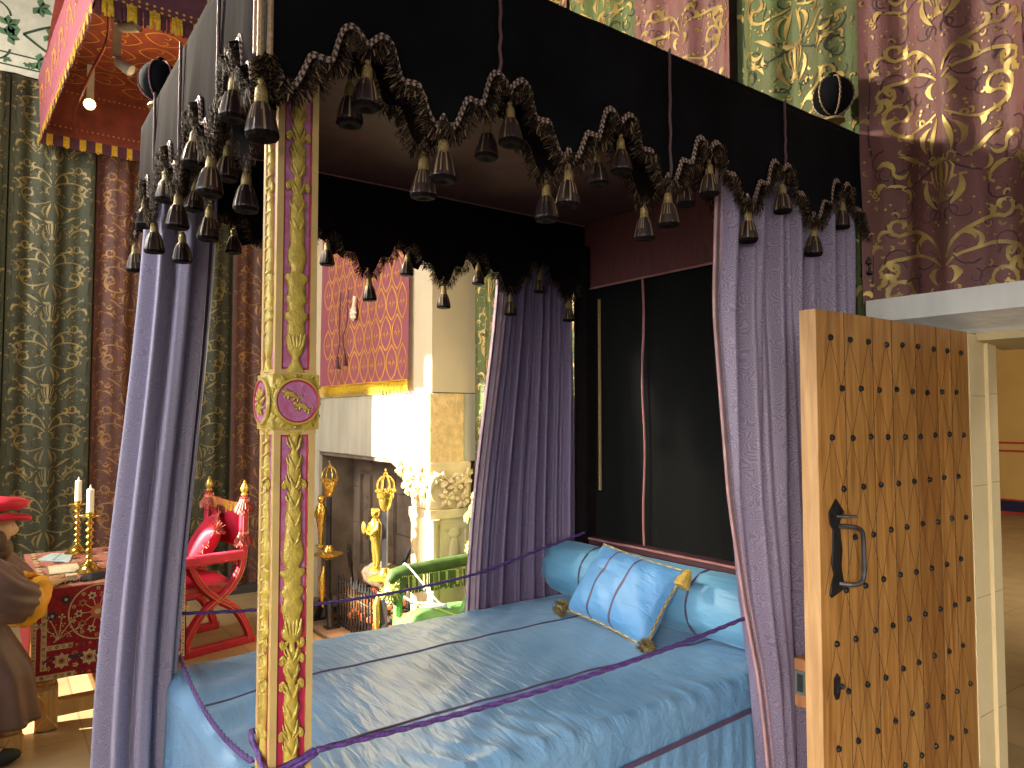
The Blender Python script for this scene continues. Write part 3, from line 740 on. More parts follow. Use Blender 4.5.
def curls(m, cen, z, w, fn, up, mi):
    for q in (-1, 1):
        P = [(cen+q*(w*.2), z-.022*up), (cen+q*w*.5, z-.012*up), (cen+q*w*.8, z+.001*up), (cen+q*w, z-.008*up), (cen+q*w*.93, z-.017*up), (cen+q*w*.78, z-.012*up)]
        m.tube([fn(a, b, .006) for a, b in catmull(P, 4)], .0038, 6, mi)
        c = fn(cen+q*w*.88, z-.008*up, .004); m.ell(c, .007, .007, .007, 8, 6, mi)
def post(x0, x1, y0, y1, full):
    p = MB().box(x0+.006, x1-.006, y0+.006, y1-.006, 0, 2.95).build('bedpost', K['post_red'] if full else K['inner_velvet_shade'], BED, smooth=False)
    m = MB(); e = .016
    for xa, xb in ((x0, x0+e), (x1-e, x1)):
        for ya, yb in ((y0, y0+e), (y1-e, y1)): m.box(xa, xb, ya, yb, .0, 2.95)
    for z in (1.855, 2.0, .8, .0): m.box(x0-.001, x1+.001, y0-.001, y1+.001, z, z+.014)
    m.build('post_frame', K['post_gold'] if full else K['inner_velvet_shade'], p, smooth=False)
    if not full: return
    yc, xc = (y0+y1)/2, (x0+x1)/2
    ff = lambda u, v, o: (x1-.0055+o, u, v)
    fl = lambda u, v, o: (u, y0+.0055-o, v)
    pk = MB()
    for z0, z1 in ((2.02, 2.8), (1.45, 1.85)):
        pk.box(x1-.0062, x1-.0054, yc-.030, yc+.030, z0, z1).box(xc-.030, xc+.030, y0+.0054, y0+.0062, z0, z1)
    pk.build('painted_panel', K['post_pink'], p, smooth=False)
    m = MB()
    relief(m, yc, UP, ff, .012, 0); relief(m, yc, LO, ff, .012, 0)
    for z, s in ((2.60, 1), (2.475, 1), (1.866, -1), (1.742, 1), (1.345, -1), (1.325, 1), (1.265, 1), (1.148, 1)): curls(m, yc, z, .027, ff, s, 0)
    for z in [2.72-.045*i for i in range(9)]+[1.82-.045*i for i in range(6)]+[1.32-.045*i for i in range(8)]:
        for q in (-1, 1):
            m.tube([ff(yc+q*.001, z-.006, .010), ff(yc+q*.007, z+.006, .0135), ff(yc+q*.0135, z+.024, .009), ff(yc+q*.016, z+.034, .003)], [.0025, .0042, .003, .001], 6)
            m.tube([ff(yc+q*.010, z+.002, .007), ff(yc+q*.018, z+.014, .006), ff(yc+q*.0195, z+.026, .002)], [.0015, .0028, .0008], 5)
    for z in (2.09, 1.40):
        for q in (-2, -1, 0, 1, 2): m.tube([ff(yc+q*.003, z-.035, .008), ff(yc+q*.008, z-.01, .012), ff(yc+q*.010, z+.012, .010)], [.002, .0045, .002], 6)
    m.build('carving', K['carve_gold'], p)
    m = MB(); sc = lambda pr: [(z, w*.85) for z, w in pr]
    relief(m, xc, sc(UP), fl, .012, 0); relief(m, xc, sc(LO), fl, .012, 0)
    for z, s in ((2.60, 1), (2.475, 1), (1.866, -1), (1.742, 1), (1.345, -1), (1.265, 1), (1.148, 1)): curls(m, xc, z, .024, fl, s, 0)
    for z in [2.72-.03*i for i in range(22)]+[1.82-.03*i for i in range(22)]:
        m.tube([fl(xc-.012, z, .006), fl(xc, z+.012, .014), fl(xc+.012, z+.02, .006)], .0035, 5)
    m.build('carving', K['carve_gold'], p)
    # central block with round medallions
    cx, cy = xc, yc; w = (x1-x0)/2+.013; d = (y1-y0)/2+.012
    def blk(i, j):
        a = 2*pi*i; s = 1-.10*abs(j*2-1)**6; e2 = 5
        ca, sa = cos(a), sin(a); r = 1/((abs(ca)**e2+abs(sa)**e2)**(1/e2))
        return (cx+w*s*r*ca, cy+d*s*r*sa, 1.868+.134*j)
    b = MB().grid(48, 12, blk, closeu=True)
    b.box(x0-.006, x1+.006, y0-.006, y1+.006, 1.868, 2.002).build('post_block', K['carve_gold'], p)
    md = MB(); zc = 1.936
    md.lathe([(.059, 0), (.057, .005), (.052, .006), (.048, .002), (.0001, .001)], (x1+.012, yc, zc), 36, 0, 'X', mfn=lambda j, k: 0 if j < 2 else (1 if j == 2 else 2))
    md.lathe([(.0001, -.001), (.048, -.002), (.052, -.006), (.057, -.005), (.059, 0)], (xc, y0-.012, zc), 36, 0, 'Y', mfn=lambda j, k: 0 if j > 1 else (1 if j == 1 else 2))
    # two running beasts on the front roundel, leaf spray on the other
    fm = lambda u, v, o: (x1+.014+o, yc+u, zc+v)
    for ox, oz in ((-.014, .014), (.014, -.014)):
        body = [(-.018, .004), (-.006, .005), (.006, -.001), (.015, -.006)]
        md.tube([fm(ox+a, oz+b, .003) for a, b in catmull(body, 4)], [.003+.0035*sin(pi*min(1, i/12+.15)) for i in range(13)], 7, 0)
        md.ell(fm(ox-.020, oz+.009, .004), .004, .0055, .005, 8, 6, 0)
        for lg in (((-.012, .002), (-.018, -.006), (-.022, -.005)), ((-.008, .002), (-.010, -.008), (-.015, -.010)), ((.008, -.003), (.004, -.011), (.0, -.012)), ((.014, -.006), (.014, -.015), (.009, -.018)), ((.016, -.005), (.024, -.004), (.022, .006))):
            md.tube([fm(ox+a, oz+b, .003) for a, b in lg], [.0026, .0022, .0014], 5, 0)
        for k in range(3): md.tube([fm(ox-.016+.004*k, oz+.010-.001*k, .004), fm(ox-.013+.004*k, oz+.017-.002*k, .002)], [.0025, .0008], 5, 0)
    fl2 = lambda u, v, o: (xc+u, y0-.014-o, zc+v)
    for k in range(9):
        a = 2*pi*k/9; md.tube([fl2(.008*cos(a), .008*sin(a), .004), fl2(.024*cos(a), .024*sin(a), .005), fl2(.036*cos(a+.3), .036*sin(a+.3), .003)], [.003, .005, .002], 6, 0)
    # corner leaves round the roundel
    for sy in (-1, 1):
        for sz in (-1, 1):
            for k in range(4):
                t = k/3; a0 = (.058*cos(t*pi/2)+.004, .058*sin(t*pi/2)+.004)
                md.tube([(x1+.011, yc+sy*min(.056, a0[0]), zc+sz*a0[1]), (x1+.012, yc+sy*min(.056, a0[0]+.006), zc+sz*min(.062, a0[1]+.008))], [.005, .002], 6, 0)
    md.build('roundel', [K['carve_gold'], K['post_red'], K['post_pink']], p)
post(PXW[0], PXW[1], PYW[0], PYW[1], True)
post(-1.71, -1.66, .07, .12, False); post(-1.75, -1.64, 2.45, 2.552, False); post(-.165, -.055, 2.45, 2.552, False)
m = MB().box(-1.66, -.16, .16, 2.46, .25, .44)
m.build('bed_base', K['vine_dark'], BED, smooth=False)

# ---- bedspread (covers mattress)
BX0, BX1, BY0, BY1 = -1.72, -.172, .10, 2.46
def rr(t, inset=0.0):
    """rounded rectangle outline, t in 0..1 -> (x, y, nx, ny)"""
    x0, x1, y0, y1 = BX0, BX1, BY0, BY1; r = .13
    segs = []; Lx, Ly, A = x1-x0-2*r, y1-y0-2*r, pi*r/2
    tot = 2*(Lx+Ly+2*A); d = (t % 1)*tot
    for L, kind, a in ((Ly, 0, 0), (A, 1, 0), (Lx, 2, 0), (A, 1, 1), (Ly, 3, 0), (A, 1, 2), (Lx, 4, 0), (A, 1, 3)):
        if d <= L:
            if kind == 0: return (x1, y0+r+d, 1, 0)
            if kind == 2: return (x1-r-d, y1, 0, 1)
            if kind == 3: return (x0, y1-r-d, -1, 0)
            if kind == 4: return (x0+r+d, y0, 0, -1)
            an = a*pi/2+d/r
            c = ((x1-r, y1-r), (x0+r, y1-r), (x0+r, y0+r), (x1-r, y0+r))[a]
            return (c[0]+r*cos(an), c[1]+r*sin(an), cos(an), sin(an))
        d -= L
    return (x1, y0+r, 1, 0)
BC = ((BX0+BX1)/2, (BY0+BY1)/2)
def bed_h(x, y):
    ex = min(x-BX0, BX1-x); ey = min(y-BY0, BY1-y)
    crown = .022*smooth(ex/.55)*smooth(ey/.5)
    # diagonal pulls near the near edge and far edge
    near_e = smooth(1-(BX1-x)/.45); far_e = smooth(1-(x-BX0)/.4); ft = smooth(1-(y-BY0)/.35)
    ph = y*27+(BX1-x)*17+3.2*vnoise(y*3, x*3)
    wr = .012*near_e*(.35+vnoise(y*5.3, 2))*(.55-abs(sin(ph))**.7)
    ph2 = y*26-(x-BX0)*22+3*vnoise(y*2.6, 7+x*2)
    wr += .008*far_e*(.3+vnoise(y*4.1, 5))*(.55-abs(sin(ph2*.5))**.7)
    wr += .008*ft*sin(x*24+3*vnoise(x*3, y*4))
    wr += .005*(vnoise(x*3.5+9, y*3.5)-.5)+.003*(vnoise(x*11, y*9)-.5)+.004*sin((x+y*.8)*30+4*vnoise(x*2.5, y*2.5))*vnoise(x*2+5, y*2)
    return .842+crown+wr
NP, NT, NE, NS = 560, 56, 7, 14
def spread(i, j):
    x, y, nx, ny = rr(i); k = j*(NT+NE+NS)
    if k <= NT:
        q = 1-(1-k/NT)**1.15
        px, py = BC[0]+(x-nx*.06-BC[0])*q, BC[1]+(y-ny*.06-BC[1])*q
        return (px, py, bed_h(px, py)-.0*q)
    px, py = x-nx*.06, y-ny*.06; h = bed_h(px, py)
    if k <= NT+NE:
        a = (k-NT)/NE*pi/2
        return (px+nx*.06*sin(a), py+ny*.06*sin(a), h-.06+.06*cos(a))
    t = (k-NT-NE)/NS
    w = .012*t*(sin(i*tot_w)+.6*sin(i*tot_w*2.3+1))*(1+t)
    return (x+nx*(w+.01*t), y+ny*(w+.01*t), lerp(h-.06, .1, t))
tot_w = 2*pi*46
BS = MB().grid(NP, NT+NE+NS, spread, closeu=True); BS.origin = (BC[0], BC[1], .1)
bsp = tag(BS.build('bedspread', K['blue_silk'], None, ang=180), 'blue silk bedspread with plum piping lines on the four poster bed', 'bedspread')
for x in (-1.16, -.56):
    m = MB().tube([(x+.05*(-1 if x < -1 else 0)*(y/2.4), y, bed_h(x+.05*(-1 if x < -1 else 0)*(y/2.4), y)+.001) for y in [BY0+.05+.02*i for i in range(112)]], .0065, 6, flat=.7)
    m.build('piping', K['piping'], bsp)
m = MB()
m.grid(120, 3, lambda i, j: (BX1+.013, BY0+.14+i*(BY1-BY0-.3), lerp(.645, .738, i)-j*.022))
m.build('edge_band', K['piping'], bsp)

# ---- bolster
BR = .158
def bol(i, j):
    a = 2*pi*i; x = -1.76+1.60*j; e = min(j, 1-j)*1.60
    r = BR*(1-.18*(1-smooth(e/.10)))+.005*(vnoise(a*4+j*3, j*9)-.5)+.0035*sin(a*11+j*14+3*vnoise(j*6, a))*(.4+vnoise(a*2, j*7))
    return (x, 2.315+r*cos(a), 1.0+r*sin(a)*.98)
m = MB().grid(48, 60, bol, closeu=True)
for x, r in ((-1.76, .82), (-.16, .82)):
    m.lathe([(BR*r, 0), (BR*.5, -.012 if x < -1 else .012), (.0001, -.012 if x < -1 else .012)], (x, 2.315, 1.0), 24, 0, 'X')
m.origin = (-.95, 2.315, .84)
bo = tag(m.build('bolster', K['blue_bolster'], None, ang=70), 'long sky blue cylindrical bolster along the head of the bed', 'bolster')
for x in (-1.38, -.62):
    MB().tube([(x, 2.315+(BR+.001)*cos(a), 1.0+(BR+.001)*sin(a)*.98) for a in [2*pi*i/40 for i in range(41)]], .006, 5, cap=False).build('piping', K['piping'], bo)

# ---- cushion leaning on the bolster
CU = thing('cushion', 'square blue silk cushion with two plum stripes and corner tassels leaning on the bolster', 'cushion', (-.965, 1.99, 1.015))
hw, hh_, th = .297, .198, .10
def cus(sgn):
    def f(i, j):
        u, v = i*2-1, j*2-1
        ed = (1-abs(u)**3.2)*(1-abs(v)**3.2)
        pin = 1-.07*(1-abs(v)**2)*0-.06*(1-u*u)*abs(v)**3
        pinu = 1-.06*(1-v*v)*abs(u)**3
        t = th*max(0, ed)**.55*(1+.10*sin(u*13+v*7)*.4+.08*(vnoise(u*4+5, v*4+5)-.5))
        return (u*hw*pinu, sgn*t, v*hh_*pin)
    return f
m = MB()
smat = lambda i, j: 1 if (13 <= i <= 13 or 24 <= i <= 24) else 0
m.grid(40, 28, cus(-1), 0, mfn=smat); m.grid(40, 28, cus(1), 0, mfn=smat)
m.v = [add(p, tuple(CU.location)) for p in m.v]
m.build('cushion_cover', [K['blue_pillow'], K['piping']], CU, ang=180)
def edge_pt(s):
    s = s % 4
    if s < 1: u, v = -1+2*s, -1
    elif s < 2: u, v = 1, -1+2*(s-1)
    elif s < 3: u, v = 1-2*(s-2), 1
    else: u, v = -1, 1-2*(s-3)
    return add(cus(1)((u+1)/2, (v+1)/2), tuple(CU.location))
MB().tube([edge_pt(s/20) for s in range(81)], .0075, 6, 0, cap=False, mfn=lambda i, k: (i+k) % 2).build('braid_edge', [K['gilt_braid'], K['olive_tassel']], CU)
for u, v, kk in ((-1, -1, 'olive_tassel'), (1, -1, 'olive_tassel'), (1, 1, 'gold_tassel')):
    c = add(tuple(CU.location), (u*hw*1.07, -.02, v*hh_*1.04)); m = MB()
    if v < 0:
        for i in range(340):
            d = norm((random.gauss(0, 1), random.gauss(0, 1), random.gauss(0, .8))); q = add(c, mul(d, .047)); w = .0035
            m.quad((add(c, (w, 0, 0)), add(c, (-w, 0, 0)), add(q, (-w, 0, 0)), add(q, (w, 0, 0))))
        m.ell(c, .03, .03, .026, 14, 10)
    else:
        m.lathe([(.0001, .0), (.012, -.004), (.016, -.02), (.024, -.03), (.038, -.085), (.03, -.092), (.0001, -.09)][::-1], add(c, (.012*u, 0, 0)), 20, 0, rib=lambda k, j: 1+.07*(k % 2))
    m.build('corner_tassel', K[kk], CU, smooth=v > 0)
CU.rotation_euler = (-.643, .065, -.06)
CU.location = (-.912, 2.04, 1.038)

# ================================================================== BED CURTAINS
def curtain(label, fn, nu, nv, umetres, z0, z1, material, org):
    m = MB(); m.grid(nu, nv, fn, 0, uvs=(umetres, z1-z0)); m.origin = org
    o = m.build('bed_curtain', material, None, ang=180, uv=True, solid=.003)
    return tag(o, label, 'curtain', 'bed curtains')
# far foot: bundle round the corner post
def cf(i, j):
    z = lerp(.03, 3.0, j); t = 1-j
    cx = -1.68; cy = .15-.145*smooth(t*1.15)
    a = lerp(R(50), R(420), i)
    r = .112+.012*t+.026*sin(i*2*pi*8.5+.8*sin(j*2.2))+.010*sin(i*2*pi*15+j*2)
    return (cx+r*1.12*cos(a), cy+r*sin(a), z)
# keep the open side of the bundle on the head side: start angle measured from +X
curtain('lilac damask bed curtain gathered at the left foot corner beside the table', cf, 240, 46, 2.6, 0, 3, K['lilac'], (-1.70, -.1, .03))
# far head
def ch(i, j):
    z = lerp(.03, 3.06, j); t = 1-j
    y0 = lerp(1.90, 1.66, smooth(t*1.3)); y1 = lerp(2.47, 2.50, t)
    w = i+.02*sin(i*9+j*2)
    x = -1.775+.040*sin(2*pi*8*w+.8*sin(j*3))*(.45+.55*t)+.018*sin(2*pi*19*w+1)
    return (x, lerp(y0, y1, i), z)
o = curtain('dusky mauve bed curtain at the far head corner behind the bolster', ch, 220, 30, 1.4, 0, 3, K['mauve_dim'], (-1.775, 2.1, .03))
m = MB().grid(10, 30, lambda i, j: add(ch(0, j), (.03+.012*sin(i*13), (i-.5)*.085, 0)), 0, mfn=lambda i, j: 1 if i in (3, 7) else 0)
m.build('lining_edge', [K['lining_mauve'], K['mauve_cord']], o, solid=.002)
# near head
def cn(i, j):
    z = lerp(.03, 3.02, j)
    y0 = interp([(0, 1.97), (.55, 1.915), (.9, 1.87), (1.2, 1.80), (1.586, 1.735), (2.3, 1.69), (2.72, 1.715), (3.1, 1.72)], z)
    y1 = interp([(0, 2.36), (.6, 2.42), (1.2, 2.5), (2.2, 2.60), (3.1, 2.60)], z)
    w = i+.025*sin(i*7+j*3); t = 1-j
    x = -.045+.048*sin(2*pi*6.5*w+.6*sin(j*4+1))*(.5+.5*t)+.016*sin(2*pi*17*w+2*j)*(.4+j)
    return (x, lerp(y0, y1, i), z)
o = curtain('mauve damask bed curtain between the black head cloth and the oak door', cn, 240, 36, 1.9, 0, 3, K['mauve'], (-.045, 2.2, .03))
m = MB().grid(8, 36, lambda i, j: add(cn(0, j), (-.010+.008*sin(i*9), (i-.6)*.042, 0)), 0, mfn=lambda i, j: 1 if i in (2, 5) else 0)
m.build('lining_edge', [K['lining_pink'], K['mauve_cord']], o, solid=.002)

# ================================================================== ROPES
def sag(a, b, s, n=40):
    return [(lerp(a[0], b[0], i/n), lerp(a[1], b[1], i/n), lerp(a[2], b[2], i/n)-s*4*(i/n)*(1-i/n)) for i in range(n+1)]
def fine(P, step=.012):
    out = [P[0]]
    for a, b in zip(P, P[1:]):
        d = sqrt(dot(sub(b, a), sub(b, a))); k = max(1, int(d/step))
        out += [tuple(lerp(a[q], b[q], i/k) for q in (0, 1, 2)) for i in range(1, k+1)]
    return out
def rope(P, label, group='violet ropes round the bed'):
    m = MB(); m.tube(fine(P, .008), .0068, 12, 0, lobes=3, twist=110, amp=.26, mfn=lambda i, k: 1 if ((3*k/12.0-i*.008*110/(2*pi)) % 1) < .33 else 0); m.origin = tuple(P[0])
    return tag(m.build('barrier_rope', [K['rope'], K['rope_dark']], None, ang=180), label, 'rope', group)
loop = [(-.05, .148, 1.09), (-.048, .09, 1.075), (-.048, .034, 1.07), (-.11, .03, 1.095), (-.172, .032, 1.12), (-.174, .09, 1.10), (-.172, .15, 1.08), (-.11, .153, 1.07), (-.047, .15, 1.085), (-.045, .09, 1.06), (-.046, .030, 1.035), (-.11, .028, 1.045)]
rope(catmull(loop, 4)+[], 'violet rope wound twice round the carved bedpost')
rope(sag((-.045, .15, 1.092), (-.05, 1.83, 1.135), .03), 'violet rope stretched along the near side of the bed in front of the cushion')
rope(sag((-.172, .034, 1.05), (-1.66, .17, .885), .06), 'violet rope sagging across the foot of the bed to the lilac curtain')
rope(sag((-1.66, .12, 1.07), (-1.69, 1.74, 1.04), .05)+sag((-1.69, 1.76, 1.045), (-1.66, 2.50, 1.20), .0, 10)[1:], 'violet rope along the far side of the bed in front of the fire')

# ================================================================== FIREPLACE
FP = thing('fireplace', 'carved stone fireplace with wide lintel, sooty back and sunlit right jamb', 'fireplace', (-4.9, 2.28, 0))
FY = 2.28
m = MB().box(-6.45, -3.28, FY, 2.715, 1.535, 2.085)
m.build('lintel', K['stone_grey'], FP, smooth=False, bevel=.01)
m = MB().box(-3.55, -3.272, FY-.004, 2.60, 1.50, 2.082)
m.build('lintel_end', K['stone_tool'], FP, smooth=False, bevel=.012)
# corbel haunch + capital + jamb
pc = [(-4.02, 1.538), (-3.78, 1.45), (-3.66, 1.32), (-3.56, 1.24), (-3.55, 1.17), (-3.26, 1.17), (-3.26, 1.538)]
cp = MB().prism(pc, lambda a, b, d: (a, d, b), FY-.01, 2.66)
rnd = random.Random(3)
cp_o = cp.build('corbel', K['stone'], FP, smooth=False, bevel=.012)
m = MB()
def leafcluster(m, c, nrm, u, s):
    for k in range(6):
        a = 2*pi*k/6+rnd.random(); d = add(mul(u, cos(a)), (0, 0, sin(a)))
        m.tube([add(c, mul(nrm, .004)), add(add(c, mul(d, s*.6)), mul(nrm, .025)), add(add(c, mul(d, s)), mul(nrm, .006))], [s*.12, s*.26, s*.06], 7)
    m.ell(add(c, mul(nrm, .02)), s*.2, s*.2, s*.2, 8, 6)
for x, z in ((-3.72, 1.47), (-3.55, 1.44), (-3.40, 1.45), (-3.60, 1.33), (-3.45, 1.30), (-3.32, 1.33)): leafcluster(m, (x, FY-.012, z), (0, -1, 0), (1, 0, 0), .075)
for y, z in ((2.36, 1.40), (2.50, 1.36), (2.42, 1.26), (2.56, 1.24), (2.60, 1.42)): leafcluster(m, (-3.258, y, z), (1, 0, 0), (0, 1, 0), .085)
for y, s in ((2.36, 1), (2.52, -1)): m.tube([(-3.245, y+.09*cos(a)*s, 1.33+.11*sin(a)) for a in [R(20+28*i) for i in range(9)]], [.006+.018*sin(pi*i/8) for i in range(9)], 6)
m.build('leaf_carving', K['stone'], cp_o)
m = MB()
m.box(-3.55, -3.25, FY+.01, 2.66, 0, 1.10).box(-3.58, -3.235, FY-.015, 2.68, 1.10, 1.17).box(-3.58, -3.235, FY-.015, 2.68, 0, .14)
for x in (-3.50, -3.40, -3.30): m.lathe([(.05, .14), (.045, .18), (.042, .2), (.042, 1.05), (.05, 1.08), (.055, 1.1)], (x, FY+.01, 0), 14, 0)
m.lathe([(.05, .14), (.042, .2), (.042, 1.05), (.055, 1.1)], (-3.25, FY+.02, 0), 14, 0)
for y0, y1 in ((2.36, 2.62),): m.box(-3.251, -3.240, y0, y0+.03, .2, 1.01).box(-3.251, -3.240, y1-.03, y1, .2, 1.01).box(-3.251, -3.240, y0, y1, 1.01, 1.05).ell((-3.243, 2.49, .8), .012, .05, .16, 12, 8).ell((-3.243, 2.49, .98), .012, .06, .04, 12, 8)
m.build('jamb', K['stone'], FP, ang=30)
m = MB().box(-6.45, -5.62, FY, 2.715, 0, 1.536)
m.build('jamb', K['stone_grey'], FP, smooth=False, bevel=.01)
# sooty opening: back, sides, blocks
m = MB()
for r_, (z0, z1) in enumerate(((0, .40), (.40, .78), (.78, 1.16), (1.16, 1.54))):
    xs = [-5.62, -5.1, -4.45, -3.95, -3.5] if r_ % 2 else [-5.62, -4.8, -4.2, -3.5]
    for a, b in zip(xs, xs[1:]): m.box(a+.004, b-.004, 2.66+.012*rnd.random(), 2.71, z0+.004, z1-.004)
m.box(-5.62, -3.5, 2.69, 2.716, 0, 1.54)
# carved upright panels in low relief
for x in (-5.25, -4.72):
    m.box(x-.13, x-.10, 2.63, 2.67, .3, 1.3).box(x+.10, x+.13, 2.63, 2.67, .3, 1.3).ell((x, 2.66, 1.18), .08, .035, .13, 12, 8).ell((x, 2.66, .82), .07, .03, .18, 12, 8).ell((x, 2.66, 1.4), .16, .03, .07, 12, 8)
m.build('fireback', K['soot'], FP, smooth=False)
MB().box(-5.62, -5.60, FY+.04, 2.7, 0, 1.536).box(-5.62, -3.5, FY+.02, 2.7, 1.50, 1.536).box(-3.56, -3.5, FY+.05, 2.7, 0, 1.2).build('soot_lining', K['soot'], FP, smooth=False)
MB().box(-5.65, -3.5, 1.86, 2.66, .0, .035).build('hearth_slab', K['soot'], FP, smooth=False, bevel=.01)

# andirons
def andiron(P, mirror, label):
    A = thing('andiron', label, 'andiron', P, 'tall gilt firedogs')
    x, y, z = P
    MB().tube([(x, y, z+.06), (x, y, z+1.17)], .026, 4).box(x-.03, x+.03, y, y+.5, z+.10, z+.15).build('shaft', K['iron'] if mirror < 0 else K['steel'], A, ang=30)
    m = MB()
    for q in (-1, 1): m.tube(catmull([(x, y, z+.26), (x+q*.09, y-.02, z+.2), (x+q*.13, y-.03, z+.10), (x+q*.17, y-.04, z+.012)], 5), lambda t: .034-.006*t, 8).box(x+q*.17-.05, x+q*.17+.05, y-.09, y+.03, z, z+.03)
    m.tube([(x, y, z+.03), (x, y+.5, z+.03)], .02, 6)
    m.build('foot', K['iron'], A)
    m = MB().lathe([(.03, .58), (.05, .60), (.125, .622), (.13, .632), (.12, .642), (.055, .66), (.035, .69), (.03, .71)], P, 28)
    m.build('drip_disc', K['gilt'], A)
    m = MB()   # long leaf ornament low on the shaft
    m.tube([(x-.03, y-.03, z+.52), (x-.035, y-.045, z+.42), (x-.02, y-.05, z+.28), (x, y-.045, z+.16)], [.012, .035, .03, .012], 8)
    m.build('leaf_ornament', K['gilt'], A)
    m = MB(); q = mirror    # standing putto carrying a shield
    c = (x-.055, y-.055, z)
    J = lambda a, b, d=0: (c[0]+a*q, c[1]+d, c[2]+b)
    m.tube([J(0, .72), J(.005, .78), J(-.004, .84), J(.006, .90), J(.0, .945)], [.018, .022, .027, .034, .04], 10)
    m.tube([J(.02, .72, .01), J(.03, .79, .012), J(.02, .86, .01), J(.012, .93)], [.016, .02, .027, .034], 10)
    m.tube([J(.005, .92), J(.0, .98), J(-.004, 1.04), J(-.004, 1.085)], [.042, .046, .05, .026], 12)
    m.ell(J(-.006, 1.125), .032, .034, .038, 12, 10)
    for k in range(8): m.ell(J(-.006+.026*cos(k), 1.145+.006*sin(k*2), .02*sin(k)), .014, .014, .014, 6, 5)
    m.tube([J(-.04, 1.06), J(-.075, 1.02, -.02), J(-.06, .975, -.05), J(-.085, .99, -.05)], [.017, .015, .012, .009], 8)
    m.tube([J(.035, 1.06), J(.06, 1.01, -.02), J(.02, .97, -.05), J(-.02, .975, -.06)], [.017, .015, .012, .009], 8)
    m.ell(J(.0, .70), .05, .045, .02, 12, 6)
    m.ell(J(-.085, 1.01, -.06), .035, .015, .05, 12, 8)
    m.build('figure', K['gilt'], A)
    m = MB()   # openwork crown finial
    m.lathe([(.014, 1.14), (.03, 1.16), (.045, 1.19), (.052, 1.23), (.05, 1.25)], P, 20)
    m.lathe([(.062, 1.245), (.066, 1.25), (.066, 1.285), (.06, 1.29)], P, 24)
    for k in range(8):
        a = 2*pi*k/8
        m.tube([(x+.064*cos(a)*s, y+.064*sin(a)*s, z+h) for s, h in ((1, 1.285), (1.12, 1.32), (1.02, 1.37), (.6, 1.405), (.12, 1.42))], .0065, 5)
        m.ell((x+.07*cos(a+.4), y+.07*sin(a+.4), z+1.30), .012, .012, .014, 6, 5)
    m.lathe([(.004, 1.41), (.016, 1.425), (.018, 1.435), (.004, 1.448), (.008, 1.46), (.0001, 1.475)], P, 12)
    m.build('crown', K['gilt'], A)
    return A
andiron((-4.66, 2.02, .02), -1, 'dark left firedog with tarnished figure, nearer the bedpost')
andiron((-3.47, 2.0, .02), 1, 'bright gilded right firedog with crown finial beside the green chair')
# fire basket
FG = thing('fire_basket', 'black iron fire basket of pointed upright bars between the firedogs', 'fire basket', (-4.1, 2.15, 0))
m = MB()
for i in range(17):
    x = -4.52+.058*i; h = .50-.03*abs(sin(i*1.3))
    m.tube([(x, 2.06, .05), (x, 2.055, h*.9)], .009, 5).tube([(x, 2.055, h*.9), (x, 2.055, h+.03)], [.017, .001], 4)
for x in (-4.54, -3.57):
    for i in range(5): m.tube([(x, 2.06+.1*i, .05), (x, 2.06+.1*i, .42)], .008, 5)
m.build('upright_bars', K['iron'], FG)
m = MB()
for z in (.08, .34): m.tube([(-3.57, 2.5, z), (-3.57, 2.06, z), (-4.54, 2.06, z), (-4.54, 2.5, z)], .011, 5)
for i in range(8): m.box(-4.54, -3.57, 2.1+.055*i, 2.12+.055*i, .09, .105)
m.build('rails', K['iron'], FG, smooth=False)
def log(a, b, r, label):
    ax = norm(sub(b, a)); n = 10
    m = MB(); P = [tuple(lerp(a[k], b[k], i/n) for k in (0, 1, 2)) for i in range(n+1)]
    m.tube(P, [r*(.9+.2*vnoise(i*.9, r*50)) for i in range(n+1)], 14, 0, lobes=5, amp=.07)
    m.m[-1] = 1; m.m[-2] = 1; m.origin = a
    return tag(m.build('firewood_log', [K['log'], K['log_end']], None, ang=50), label, 'log', 'logs in the fire basket')
log((-4.42, 2.30, .50), (-3.80, 2.22, .57), .105, 'thick bark log lying on top of the fire basket')
log((-4.40, 2.18, .28), (-3.72, 2.28, .26), .085, 'charred log low in the fire basket behind the bars')
log((-4.25, 2.42, .34), (-3.66, 2.40, .42), .08, 'charred log at the back of the fire basket')
m = MB(); rnd = random.Random(8)
for i in range(150):
    c = (rnd.uniform(-4.46, -3.62), rnd.uniform(2.09, 2.48), rnd.uniform(.12, .36)); s = rnd.uniform(.022, .05)
    m.ell(c, s, s*.9, s*.8, 6, 4, 0 if rnd.random() < .5 else 1)
tag(m.build('coals', [K['ember'], K['coal']], None, smooth=False), 'heap of glowing orange embers inside the fire basket', 'embers', kind='stuff')
def poker(a, b, r, label, fork=False):
    m = MB(); m.tube([a, b], r, 8); d = norm(sub(a, b)); m.origin = b
    m.ell(add(a, mul(d, -.01)), r*2, r*2, r*2.2, 8, 6).tube([add(a, mul(d, -.14)), a], r*1.5, 8)
    if fork:
        for q in (-1, 0, 1): m.tube([add(a, (0, 0, -.06)), add(a, (q*.035, 0, -.01)), add(a, (q*.04, 0, .07))], [.008, .008, .003], 6)
    return tag(m.build('fire_iron', K['iron'], None), label, 'fire iron', 'fire irons')
poker((-3.70, 2.62, 1.28), (-4.42, 2.52, .30), .017, 'long black poker leaning diagonally across the fireback')
poker((-3.58, 2.60, 1.18), (-3.86, 2.54, .25), .014, 'thin black poker leaning beside the right fireplace jamb')
poker((-4.62, 2.20, .66), (-4.60, 2.28, .035), .013, 'black iron fork standing just right of the left firedog', True)

